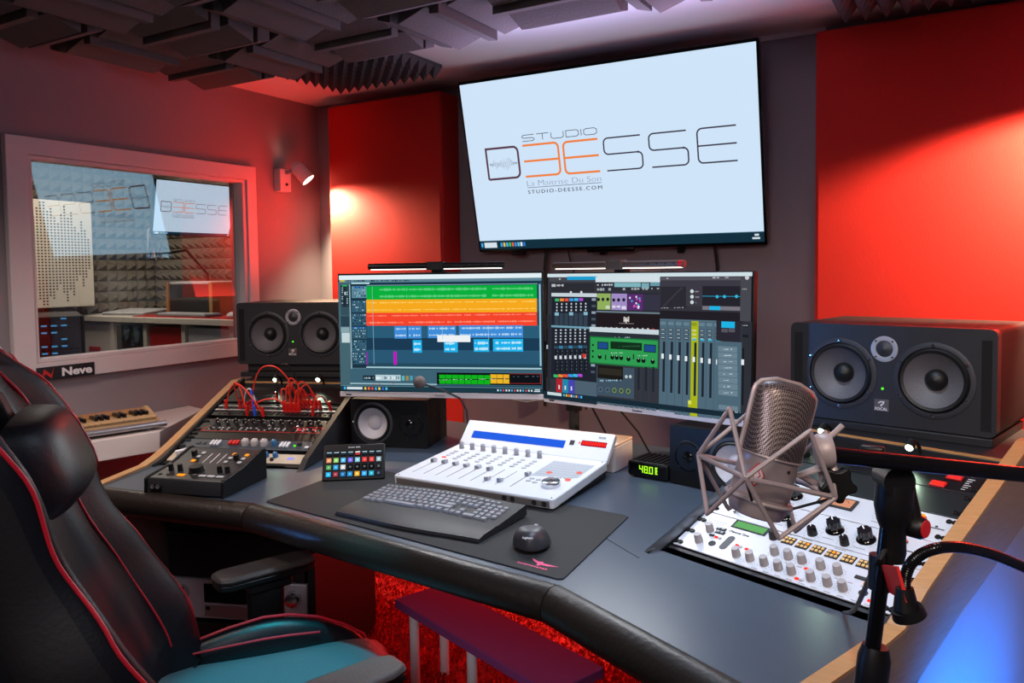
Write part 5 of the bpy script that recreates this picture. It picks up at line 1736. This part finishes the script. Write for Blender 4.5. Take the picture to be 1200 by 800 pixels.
plinth('black pad carrying the left loudspeaker', SL_, 22.5, zs + .003, 1.022)

def small_speaker(lb, loc, yaw, sd):
    t = thing('small_studio_speaker', lb, 'loudspeaker', loc, (0, 0, R(yaw)))
    G().box(-.1425, .1425, .026, .222, 0, .170).build('cabinet', 'spkside', t, bevel=.003)
    holed('baffle', 'black', rr_poly(-.1425, .1425, 0, .170, .004, 2), -.002, .026, [(-sd * .058, .085, .065)], t)
    x, z = -sd * .058, .085
    woofer(t, x, z, .80, False)
    G().lathe([(.0545, .004), (.045, -.006), (.026, -.018)], (x, -.003, z), (0, -1, 0), 40, cap=False).build('cone', 'wcone', t)
    G().lathe([(.0265, -.0175), (.022, -.011), (.012, -.007), (.0005, -.006)], (x, -.003, z), (0, -1, 0), 28, cap=False).build('dust_cap', 'wcone', t)
    x = sd * .082
    G().prism([(x + .047 * math.cos(2 * PI * i / 24), z + .047 * math.sin(2 * PI * i / 24)) for i in range(24)], -.0045, -.002, 'y').build('waveguide_plate', 'black', t, bevel=.001)
    G().lathe([(.043, 0), (.030, -.0006), (.016, -.001), (.0155, .003), (.010, .006), (.0005, .0075)], (x, -.0048, z), (0, -1, 0), 32, cap=False).build('tweeter', 'gloss', t)
    for s in range(4):
        a = R(45 + 90 * s)
        G().cyl((x + .041 * math.cos(a), -.0045, z + .041 * math.sin(a)), (x + .041 * math.cos(a), -.0055, z + .041 * math.sin(a)), .0025, n=8).build('screw', 'dgrey', t)
    G().cyl((-sd * .1295, -.002, .088), (-sd * .1295, -.0035, .088), .005, n=12).build('power_light', 'e_white', t)
small_speaker('small black speaker with a white cone lying under the left monitor', (-1.758, 2.150, DZ), 17, 1)
small_speaker('small black speaker with a white cone lying behind the microphone', (-.595, 2.125, DZ), -14, -1)

# ------------------------------------------------------------ large microphone, shock mount, stand, gooseneck
b0, b1 = Vector((-.184, .807, 1.152)), Vector((-.157, .831, 1.281))
zx = (b1 - b0).normalized()
yx = Vector((-.55, .83, 0)); yx = (yx - zx * yx.dot(zx)).normalized()
xx = yx.cross(zx)
MM = Matrix(((xx.x, yx.x, zx.x, b0.x), (xx.y, yx.y, zx.y, b0.y), (xx.z, yx.z, zx.z, b0.z), (0, 0, 0, 1)))
mic = thing('studio_microphone', 'large silver studio microphone with a mesh head in the right foreground', 'microphone', mw=MM)
G().lathe([(.020, -.006), (.026, -.004), (.029, .004), (.0298, .012), (.0298, .014), (.0285, .0145), (.0285, .0165), (.0298, .017), (.0300, .056), (.0305, .057)], n=40).build('body', 'mic', mic)
vs, fs = [], []
N, Kz = 40, 15
for k in range(Kz + 1):
    f = k / Kz
    z = .057 + .077 * f
    top = max(0, (f - .80) / .20)
    sx = .0312 * (1 + .03 * f) * math.sqrt(max(0, 1 - top ** 2.6 * .86))
    sy = .0312 * (1 - .52 * f ** 1.25) * math.sqrt(max(0, 1 - top ** 3 * .9))
    for i in range(N):
        a = 2 * PI * i / N
        ca, sa = math.cos(a), math.sin(a)
        e = 1 - .18 * f
        vs.append((sx * math.copysign(abs(ca) ** e, ca), sy * math.copysign(abs(sa) ** e, sa), z))
for k in range(Kz):
    for i in range(N):
        fs.append((k * N + i, k * N + (i + 1) % N, (k + 1) * N + (i + 1) % N, (k + 1) * N + i))
fs.append(tuple(range(Kz * N, Kz * N + N)))
G().add(vs, fs).build('mesh_head', 'grille', mic, angle=60)
rib = []
for k in range(Kz + 1):
    rib.append(Vector(vs[k * N]) * 1.0)
ribL = [Vector(vs[k * N + N // 2]) for k in range(Kz + 1)]
full_rib = [(p.x + .0006, p.y, p.z) for p in rib] + [(p.x - .0006, p.y, p.z) for p in reversed(ribL)]
G().tube(full_rib, .0030, 8).build('head_rim', 'mic', mic)
G().tube([(.0308 * math.cos(2 * PI * i / 40), .0308 * math.sin(2 * PI * i / 40), .057) for i in range(40)], .0014, 6, closed=True).build('head_ring', 'mic', mic)
BD = Matrix.Rotation(R(-38), 4, 'Z') @ Matrix.Translation((0, -.0303, .038)) @ FACE
bd = G(BD).prism([(0, -.0125), (.0085, 0), (0, .0125), (-.0085, 0)], 0, .0008, 'z').build('badge', mat('badge_silver', 'c8c0c0', .35, .5), mic, smooth=False)
g = G(BD)
g.ribbon([(0, -.0115), (.0078, 0), (0, .0115), (-.0078, 0)], .0011, .0008, .0003, pl='xy', closed=True)
g.ribbon([(0, -.006), (.004, 0), (0, .006), (-.004, 0)], .0012, .0008, .0003, pl='xy', closed=True)
g.build('badge_mark', 'redp', bd, smooth=False)
G(Matrix.Rotation(R(20), 4, 'Z')).cyl((0, -.0302, .048), (0, -.0308, .048), .0018, n=10).build('screw', 'print', mic)
sm = thing('shock_mount', 'grey wire shock mount cage holding the large microphone', 'microphone mount', mw=MM @ Matrix.Rotation(R(12), 4, 'Z'))
rr = .074
q4 = [Vector((rr * math.cos(R(45 + 90 * i)), rr * .86 * math.sin(R(45 + 90 * i)), .036)) for i in range(4)]
rc = []
for i in range(4):
    a, b = q4[i], q4[(i + 1) % 4]
    rc += [a.lerp(b, f) for f in (.06, .35, .65, .94)]
G().tube(rc, .0026, 8, closed=True).build('ring_wire', 'mount', sm)
for i in range(4):
    a, b = q4[i], q4[(i + 1) % 4]
    m_ = (a + b) / 2
    pk = m_ * 1.0 + Vector((m_.x * .12, m_.y * .12, .058))
    lo = m_ * 1.0 + Vector((m_.x * .02, m_.y * .02, -.050))
    G().tube([a, a.lerp(pk, .97), pk, b.lerp(pk, .97), b], .0024, 8).build('upper_strut', 'mount', sm)
    G().tube([a, a.lerp(lo, .97), lo, b.lerp(lo, .97), b], .0024, 8).build('lower_strut', 'mount', sm)
G().tube([(.033 * math.cos(2 * PI * i / 32), .033 * math.sin(2 * PI * i / 32), .012) for i in range(32)], .0022, 6, closed=True).build('inner_ring', 'mount', sm)
for i in range(4):
    a = R(45 + 90 * i)
    G().tube([(.033 * math.cos(a), .033 * math.sin(a), .012), tuple(q4[i])], .0015, 6).build('elastic_cord', 'blackc', sm)
JA, JB = Vector((-.120, .846, 1.207)), Vector((.056, 1.003, 1.171))
jd = (JB - JA).normalized()
bs = thing('boom_stand', 'black boom microphone stand with a red dotted clutch in front of the right rack', 'microphone stand', (-.118, .893, 0))
o_ = Vector((-.118, .893, 0))
def L_(*p): return Vector(p) - o_
PJ = Vector((-.0665, .925, 1.158))
PB = Vector((-.0835, .912, .985))
pd = (PB - PJ).normalized()
foot = PB + pd * ((PB.z - .02) / -pd.z)
G().cyl(PJ - o_, PB + pd * .05 - o_, .0082, n=18).build('upper_pole', 'blackgloss', bs)
G().lathe([(.0135, 0), (.017, .01), (.017, .055), (.0135, .068)], PB - o_ - Vector((0, 0, .066)) + Vector((-.004, 0, 0)), -pd, 24).build('height_clutch', 'black', bs)
G().cyl(PB + pd * .05 - o_, foot - o_, .0125, n=18).build('lower_pole', 'blackgloss', bs)
for k in range(3):
    a = R(200 + 120 * k)
    G().tube([foot - o_ + Vector((0, 0, .16)), foot - o_ + Vector((.26 * math.cos(a), .26 * math.sin(a), -.010))], .009, 10).build('leg', 'blackgloss', bs)
G().tube([JA - jd * .0 - o_, JA + jd * .1 - o_, JA + jd * .45 - o_], .0085, 14).build('boom_arm', 'blackgloss', bs)
side = Vector((.86, .50, 0))
cd_ = Vector((.50, -.865, 0))
G().lathe([(.012, 0), (.014, .01), (.013, .035), (.017, .045), (.020, .06), (.019, .085), (.013, .085), (.010, .090)], PJ - o_ - Vector((0, 0, .078)), (0.02, 0.02, 1), 22).build('clutch_body', 'black', bs)
G().cyl(PJ - o_ + Vector((0, 0, .012)) + cd_ * .016, PJ - o_ + Vector((0, 0, .012)) - cd_ * .018, .017, .015, 20).build('boom_clamp', 'black', bs)
kp = PJ - o_ + Vector((0, 0, -.040)) + side * .024
kb = G().lathe([(.008, -.02), (.0125, -.012), (.0125, .008), (.010, .012)], kp, (side * .55 - Vector((-.5, .86, 0)) * .8), 20).build('clutch_knob', 'black', bs)
kn_ = (side * .55 - Vector((-.5, .86, 0)) * .8).normalized()
G().lathe([(.0095, 0), (.0095, .0012), (.0005, .0014)], kp + kn_ * .0118, kn_, 20).build('red_dot', 'redp', kb)
G().tube([kp + Vector((0, 0, .008)), kp + Vector((-.003, 0, .03)), kp + Vector((-.006, 0, .055))], [.008, .006, .0045], 10).build('clutch_lever', 'black', kb)
wp = PJ - o_ + Vector((-.020, 0, .034))
G().box(wp.x - .012, wp.x + .012, wp.y - .006, wp.y + .006, wp.z - .004, wp.z + .012).build('wing_screw', 'black', bs, bevel=.003)
# swivel head between boom and cage
jc = JA - o_
G().lathe([(.0165, -.008), (.0185, -.004), (.0185, .004), (.0165, .008)], jc + Vector((-.004, -.004, .004)), (.9, .35, .1), 24).build('swivel', 'mount', bs)
g = G()
sp = jc + Vector((.010, -.012, -.026))
n = 10
pr = []
for i in range(n * 2):
    a = 2 * PI * i / (n * 2)
    rr_ = .0135 if (i // 2) % 2 else .0185
    pr.append((rr_ * math.cos(a), rr_ * math.sin(a)))
qn = Vector((0, 0, 1)).rotation_difference(Vector((.4, -.9, .1))).to_matrix().to_4x4()
G(Matrix.Translation(sp) @ qn).prism(pr, -.007, .007, 'z').build('star_knob', 'black', bs, bevel=.002)
G().cyl(sp, jc, .005, n=10).build('bolt', 'mount', bs)
G().tube([jc + Vector((-.002, -.006, -.01)), jc + Vector((-.025, -.016, -.02)), MM @ Vector((.070, .01, .036)) - o_], .004, 8).tube([jc + Vector((.012, .01, .03)), jc + Vector((-.01, 0, .006)), MM @ Vector((.06, .0, .045)) - o_], .003, 8).build('cage_arm', 'mount', bs)
# red holder and gooseneck
def ray(px, py, d):
    v = r2 * ((px - 600) / 919) + u2 * (-(py - 362) / 919) + fwd
    return Vector((0, 0, 1.4)) + v * d
t = thing('clip_holder', 'small red faced clip on the stand pole holding the gooseneck', 'clip', ray(1035, 672, .84))
o2 = Vector(t.location)
A_, B_, C_, D_ = [ray(x, y, d) - o2 for x, y, d in ((1033, 662, .835), (1050, 664, .80), (1062, 706, .79), (1042, 694, .83))]
nn = (B_ - A_).cross(D_ - A_).normalized() * .003
G().add([A_, B_, C_, D_, A_ + nn, B_ + nn, C_ + nn, D_ + nn], [(0, 1, 2, 3), (7, 6, 5, 4), (0, 4, 5, 1), (1, 5, 6, 2), (2, 6, 7, 3), (3, 7, 4, 0)]).build('red_plate', 'redp', t, smooth=False)
G().cyl(Vector(ray(1033, 650, .853)) - o2, Vector(ray(1031, 690, .853)) - o2, .0125, n=16).build('pole_clamp', 'black', t)
t = thing('gooseneck_holder', 'black ribbed gooseneck arching from the red clip out to the right', 'gooseneck', ray(1062, 705, .80))
o3 = Vector(t.location)
key_ = [(1060, 690, .80), (1061, 676, .80), (1067, 661, .80), (1080, 649, .805), (1100, 642, .81), (1125, 641, .82), (1155, 647, .835), (1185, 658, .85), (1230, 680, .87), (1280, 720, .89), (1310, 800, .9)]
pts = []
for i in range(len(key_) - 1):
    p0, p1, p2, p3 = [Vector(ray(*key_[max(0, min(len(key_) - 1, i + k))])) - o3 for k in (-1, 0, 1, 2)]
    for s in range(14):
        f = s / 14
        pts.append(.5 * ((2 * p1) + (p2 - p0) * f + (2 * p0 - 5 * p1 + 4 * p2 - p3) * f * f + (3 * p1 - p0 - 3 * p2 + p3) * f ** 3))
G().tube(pts, .0055, 10, ridges=.12).build('ribbed_tube', 'blackgloss', t)
G().cyl(Vector(ray(1062, 714, .80)) - o3, Vector(ray(1060, 688, .80)) - o3, .0125, .0085, 18).build('connector', 'black', t)
G().cyl(Vector(ray(1066, 722, .80)) - o3, Vector(ray(1062, 712, .80)) - o3, .017, .0155, 18).build('collar', 'black', t)
cend = FR @ Vector((.402, -.030, .004))
cst = PB + Vector((0, .013, .085))
cpts = [PJ + Vector((.0, .014, -.06)), cst, cst.lerp(cend, .5) + Vector((0, 0, -.02)), cend]
sp_ = []
for i in range(len(cpts) - 1):
    p0, p1, p2, p3 = [Vector(cpts[max(0, min(len(cpts) - 1, i + k))]) for k in (-1, 0, 1, 2)]
    for s in range(8):
        f = s / 8
        sp_.append(.5 * ((2 * p1) + (p2 - p0) * f + (2 * p0 - 5 * p1 + 4 * p2 - p3) * f * f + (3 * p1 - p0 - 3 * p2 + p3) * f ** 3))
tag(G().tube(sp_, .0032, 8).build('microphone_cable', 'blackc'), 'thin black cable running from the stand clutch down into the brush slot', 'cable')


# ------------------------------------------------------------ gaming chair
CH = thing('gaming_chair', 'black gaming chair with red piping and a lumbar pillow in the left foreground', 'chair', (-1.25, 1.20, 0), (0, 0, R(-40)))
RC = R(23.3)
dv, nv_ = Vector((0, -math.sin(RC), math.cos(RC))), Vector((0, math.cos(RC), math.sin(RC)))
BB = Vector((0, -.285, .47))
def interp(tab, t):
    for (a, va), (b, vb) in zip(tab, tab[1:]):
        if t <= b:
            f = (t - a) / (b - a); f = f * f * (3 - 2 * f)
            return va + (vb - va) * f
    return tab[-1][1]
HW = [(0, .235), (.10, .268), (.25, .275), (.42, .245), (.55, .25), (.68, .262), (.78, .225), (.85, .19), (.90, .14)]
WG = [(0, .10), (.12, .12), (.30, .095), (.45, .075), (.60, .10), (.72, .085), (.82, .045), (.90, .01)]
RB = [(0, -.10), (.3, -.12), (.6, -.13), (.8, -.11), (.90, -.05)]
SEC = [(-1.0, .80, -.02), (-.97, 1.0, 0), (-.90, 1.02, 0), (-.80, .80, 0), (-.68, .38, .004), (-.58, .06, .006), (-.3, .0, .012), (0, 0, .014)]
SEC = SEC + [(-a, b, c) for a, b, c in SEC[-2::-1]]
def bpt(s, f, t): return BB + dv * t + nv_ * f + Vector((s * interp(HW, t), 0, 0))
vs, fs, ring_n = [], [], 0
ts = [.0, .03, .08, .14, .2, .27, .34, .41, .48, .55, .61, .67, .72, .77, .82, .86, .89, .90]
for t_ in ts:
    w_ = interp(WG, t_); rb = interp(RB, t_)
    loop = [(a, b * w_ + c) for a, b, c in SEC] + [(1.02, .02), (1.0, rb * .55), (.86, rb * .92), (.5, rb), (0, rb * 1.02), (-.5, rb), (-.86, rb * .92), (-1.0, rb * .55), (-1.02, .02)]
    ring_n = len(loop)
    vs += [bpt(a, b, t_) for a, b in loop]
g = G()
nfront = len(SEC)
for k in range(len(ts) - 1):
    for i in range(ring_n):
        j = (i + 1) % ring_n
        fs.append(((k * ring_n + i), (k * ring_n + j), (k + 1) * ring_n + j, (k + 1) * ring_n + i))
g.add(vs, fs)
for q, f in enumerate(g.f):
    i = q % ring_n
    g.mi[q] = 0 if i < nfront - 1 else 1
g.add(vs[:ring_n], [tuple(range(ring_n))[::-1]], 1); g.add(vs[-ring_n:], [tuple(range(ring_n))], 1)
back = g.build('backrest', ['leather', 'leather2'], CH, sub=1)
for s in (-1, 1):
    G().tube([bpt(s * .985, interp(WG, t_) * .93 + .0, t_) for t_ in [k * .9 / 40 for k in range(41)]], .0040, 8).build('piping', 'piping', back)
    G().tube([bpt(s * .70, interp(WG, t_) * .42 + .006, t_) for t_ in [k * .9 / 40 for k in range(3, 38)]], .0032, 8).build('inner_piping', 'piping', back)
# marks on the head part
for (s0, t0, w_, h_, m) in ((-.78, .84, .010, .03, 'wprint'), (-.80, .80, .010, .03, 'piping'), (-.60, .83, .015, .04, 'piping'), (-.58, .79, .016, .03, 'wprint'), (-.42, .81, .02, .03, 'wprint')):
    g = G()
    p = [bpt(s0 + a / interp(HW, t0), interp(WG, t0) * (1.03 if s0 < -.75 else .30) + .012, t0 + b) for a, b in ((-w_, -h_ / 2), (w_ * .6, -h_ / 2 + .008), (w_, h_ / 2), (-w_ * .4, h_ / 2 - .006))]
    g.add(p, [(0, 1, 2, 3)]).build('printed_mark', m, back, smooth=False, solid=.001)
# pillow
pc = BB + dv * .60 + nv_ * .075
PM = Matrix(((1, 0, 0, pc.x), (0, nv_.y, dv.y, pc.y), (0, nv_.z, dv.z, pc.z), (0, 0, 0, 1)))
vs, fs = [], []
nx_, nz_ = 14, 10
def pil_pt(i, j, sgn):
    x, z = -1 + 2 * i / nx_, -1 + 2 * j / nz_
    th_ = .062 * (max(0, 1 - x ** 4) * max(0, 1 - z ** 4)) ** .6
    return PM @ Vector((.172 * x * (1 - .10 * z * z), sgn * th_ - .01 * x * x, .104 * z * (1 - .14 * x * x)))
for sgn in (-1, 1):
    for j in range(nz_ + 1):
        for i in range(nx_ + 1):
            vs.append(pil_pt(i, j, sgn))
nn_ = (nx_ + 1) * (nz_ + 1)
for j in range(nz_):
    for i in range(nx_):
        a = j * (nx_ + 1) + i
        fs.append((a, a + 1, a + nx_ + 2, a + nx_ + 1))
        fs.append((nn_ + a, nn_ + a + nx_ + 1, nn_ + a + nx_ + 2, nn_ + a + 1))
pil = G().add(vs, fs).build('lumbar_pillow', 'leather', CH, sub=1)
for x in (-.12, -.06):
    G(PM).tube([(x, .062 * (max(0, 1 - (x / .165) ** 4) * max(0, 1 - (z / .098) ** 4)) ** .6 - .01 * (x / .165) ** 2, z) for z in (-.06, -.03, 0, .03, .055)], .003, 6).build('pillow_piping', 'piping', pil)
G(PM).box(-.02, .02, -.075, -.02, .06, .15).build('strap', 'rubber', pil, bevel=.004)
# seat
g = G()
vs, fs = [], []
ys_ = [-.30, -.22, -.12, -.02, .08, .155, .21, .235, .245]
zt = [.500, .498, .495, .495, .498, .50, .488, .45, .38]
xs_ = [-.215, -.2, -.1, 0, .1, .2, .215]
for y, z in zip(ys_, zt):
    for x in xs_:
        vs.append((x, y, z + .014 * math.cos(x / .215 * PI / 2) - (.02 if abs(x) > .21 else 0)))
for y in ys_[::-1]:
    for x in xs_:
        vs.append((x, y * .98, .36 - .02))
nx = len(xs_); ny = len(ys_)
for j in range(2 * ny - 1):
    for i in range(nx - 1):
        fs.append((j * nx + i, j * nx + i + 1, (j + 1) * nx + i + 1, (j + 1) * nx + i))
g.add(vs, fs)
g.build('seat_cushion', 'seatfab', CH, sub=1)
for s in (-1, 1):
    vs, fs = [], []
    by = [-.33, -.29, -.22, -.14, -.06, .0, .07, .13, .18, .205]
    bz = [.50, .515, .535, .555, .568, .565, .548, .52, .485, .43]
    m_ = 10
    for y, z in zip(by, bz):
        f = min(1, (y + .32) / .2)
        wq = .045 * (1 if y < .2 else 1 - (y - .2) * 6)
        for i in range(m_):
            a = 2 * PI * i / m_
            hh = (z - .38) / 2
            vs.append((s * (.245 + wq * math.cos(a) - .018 * math.sin(a)), y, .38 + hh + hh * math.sin(a)))
    for j in range(len(by) - 1):
        for i in range(m_):
            fs.append((j * m_ + i, j * m_ + (i + 1) % m_, (j + 1) * m_ + (i + 1) % m_, (j + 1) * m_ + i))
    fs += [tuple(range(m_)), tuple(range((len(by) - 1) * m_, len(by) * m_))]
    bo = G().add(vs, fs).build('seat_bolster', 'leather', CH, sub=1)
    G().tube([(s * (.239 - .012), y, z + .001) for y, z in zip(by, bz)], .0036, 8).build('piping', 'piping', bo)
    G().tube([(s * .196, y, .512 + .25 * (z - .50) * 1.0) for y, z in zip(by[1:-3], bz[1:-3])], .003, 8).build('inner_piping', 'piping', bo)
# armrests
def armrest(x, y, z, hd):
    A = Matrix.Translation((x, y, z)) @ Matrix.Rotation(R(hd), 4, 'Z')
    pl_ = [(-.045, -.10), (-.03, -.128), (.03, -.128), (.045, -.10), (.045, .09), (.028, .13), (-.028, .13), (-.045, .09)]
    a = G(A).prism(pl_, -.020, .0, 'z').build('arm_pad', 'armpad', CH, bevel=.010, seg=2)
    G(A).prism([(p[0] * .95, p[1] * .97) for p in pl_], -.034, -.019, 'z').build('arm_pad_base', 'black', a, bevel=.003)
    G(A).box(-.035, .035, -.05, .06, -.060, -.034).build('slider', 'black', a, bevel=.006)
    G().prism(rr_poly(x - .03, x + .03, y - .045, y + .045, .014), .40, z - .058, 'z').build('arm_post', 'black', CH)
    sx = 1 if x > 0 else -1
    G().box(min(x, x - sx * .18), max(x, x - sx * .18), y - .035, y + .035, .335, .40).build('arm_bracket', 'black', CH, bevel=.006)
armrest(-.333, -.07 + .02, .662, 20)
armrest(.318, .05, .662, 20)
G().box(-.17, .17, -.2, .2, .30, .338).build('seat_plate', 'black', CH, bevel=.006)
G().cyl((0, 0, .09), (0, 0, .30), .028, n=18).build('gas_column', 'black', CH)
for k in range(5):
    a = R(72 * k + 20)
    lg = G().tube([(0, 0, .10), (.15 * math.cos(a), .15 * math.sin(a), .10), (.30 * math.cos(a), .30 * math.sin(a), .075)], [.035, .028, .02], 10).build('base_leg', 'black', CH)
    G().cyl((.30 * math.cos(a) - .02 * math.sin(a), .30 * math.sin(a) + .02 * math.cos(a), .03), (.30 * math.cos(a) + .02 * math.sin(a), .30 * math.sin(a) - .02 * math.cos(a), .03), .03, n=18).build('castor', 'rubber', lg)
for s in (-1, 1):
    G().box(s * .255 - .02, s * .255 + .02, -.34, -.22, .36, .52).build('recline_bracket', 'black', CH, bevel=.008)

# ------------------------------------------------------------ under the desk
t = thing('silver_preamp', 'silver rack unit with a large knob at each end low in the left pedestal', 'audio unit', mw=HL @ Matrix.Translation((.233, -.005, .262)))
G().box(-.24, .24, 0, .3, 0, .132).build('case', 'silver', t, bevel=.003)
for x in (-.20, .195):
    G().lathe([(.027, 0), (.026, .006), (.022, .022), (.018, .024)], (x, 0, .085), (0, -1, 0), 24).build('knob', 'chrome', t)
G().box(-.12, .10, -.004, 0, .055, .118).build('display_window', 'gloss', t, bevel=.001)
G().box(-.12, .16, -.003, 0, .008, .046).build('lower_panel', 'alu', t, bevel=.001)
G().box(-.115, -.1, -.0045, -.003, .03, .042).build('label', 'print', t, smooth=False)
G().cyl((-.2, 0, .025), (-.2, -.004, .025), .006, n=12).build('button', 'redp', t)
for Hm, zz in ((HL, ((.56, .70), (.405, .555), (.07, .255))), (HR, ((.40, .70), (.08, .395)))):
    for z0, z1 in zz:
        dw = G(Hm).box(-.007, .473, -.015, .29, z0, z1).build('drawer', 'cheek', desk, bevel=.002)
        G(Hm).box(-.007, .473, -.019, -.015, z1 - .008, z1).build('front_lip', 'dgrey', dw, smooth=False)
t = thing('foot_bench', 'purple carpeted foot bench with white legs under the desk', 'footrest', (-1.28, 2.0, 0), (0, 0, R(-20)))
G().prism(rr_poly(-.36, .42, -.10, .10, .006), .272, .300, 'z').build('top_board', 'footrest', t, bevel=.003)
for x, y in ((-.30, -.06), (.02, -.06), (.36, -.06), (-.30, .06), (.36, .06)):
    G().cyl((x, y, .012), (x, y, .272), .016, n=14).build('leg', 'white', t)
g = G()
rg = random.Random(4)
for i in range(36000):
    x, y = rg.uniform(-2.75, -.35), rg.uniform(1.25, 2.98)
    a = rg.uniform(0, 2 * PI); l = rg.uniform(.012, .03); h = rg.uniform(.014, .034); w_ = .0035
    c_, s_ = math.cos(a), math.sin(a)
    g.v += [(x - s_ * w_, y + c_ * w_, .004), (x + s_ * w_, y - c_ * w_, .004), (x + c_ * l * .5, y + s_ * l * .5, h * .8 + .004), (x + c_ * l, y + s_ * l, h * .75)]
    o = len(g.v) - 4
    g.f += [(o, o + 1, o + 2), (o + 1, o + 3, o + 2)]; g.mi += [0, 0]; g.c += [None, None]
g.box(-2.8, -.3, 1.2, 3.02, 0.0005, .005)
o = g.build('shag_rug', 'shag', smooth=False)
tag(o, 'red shaggy rug on the floor under the desk', 'rug', kind='stuff')
tag(G().tube([(-2.0, 2.85, .02), (-1.9, 2.7, .05), (-1.82, 2.62, .18), (-1.85, 2.68, .45), (-1.9, 2.7, .73)], .006, 8).build('desk_cable', 'blackc'), 'black cable hanging behind the desk down to the red rug', 'cable')
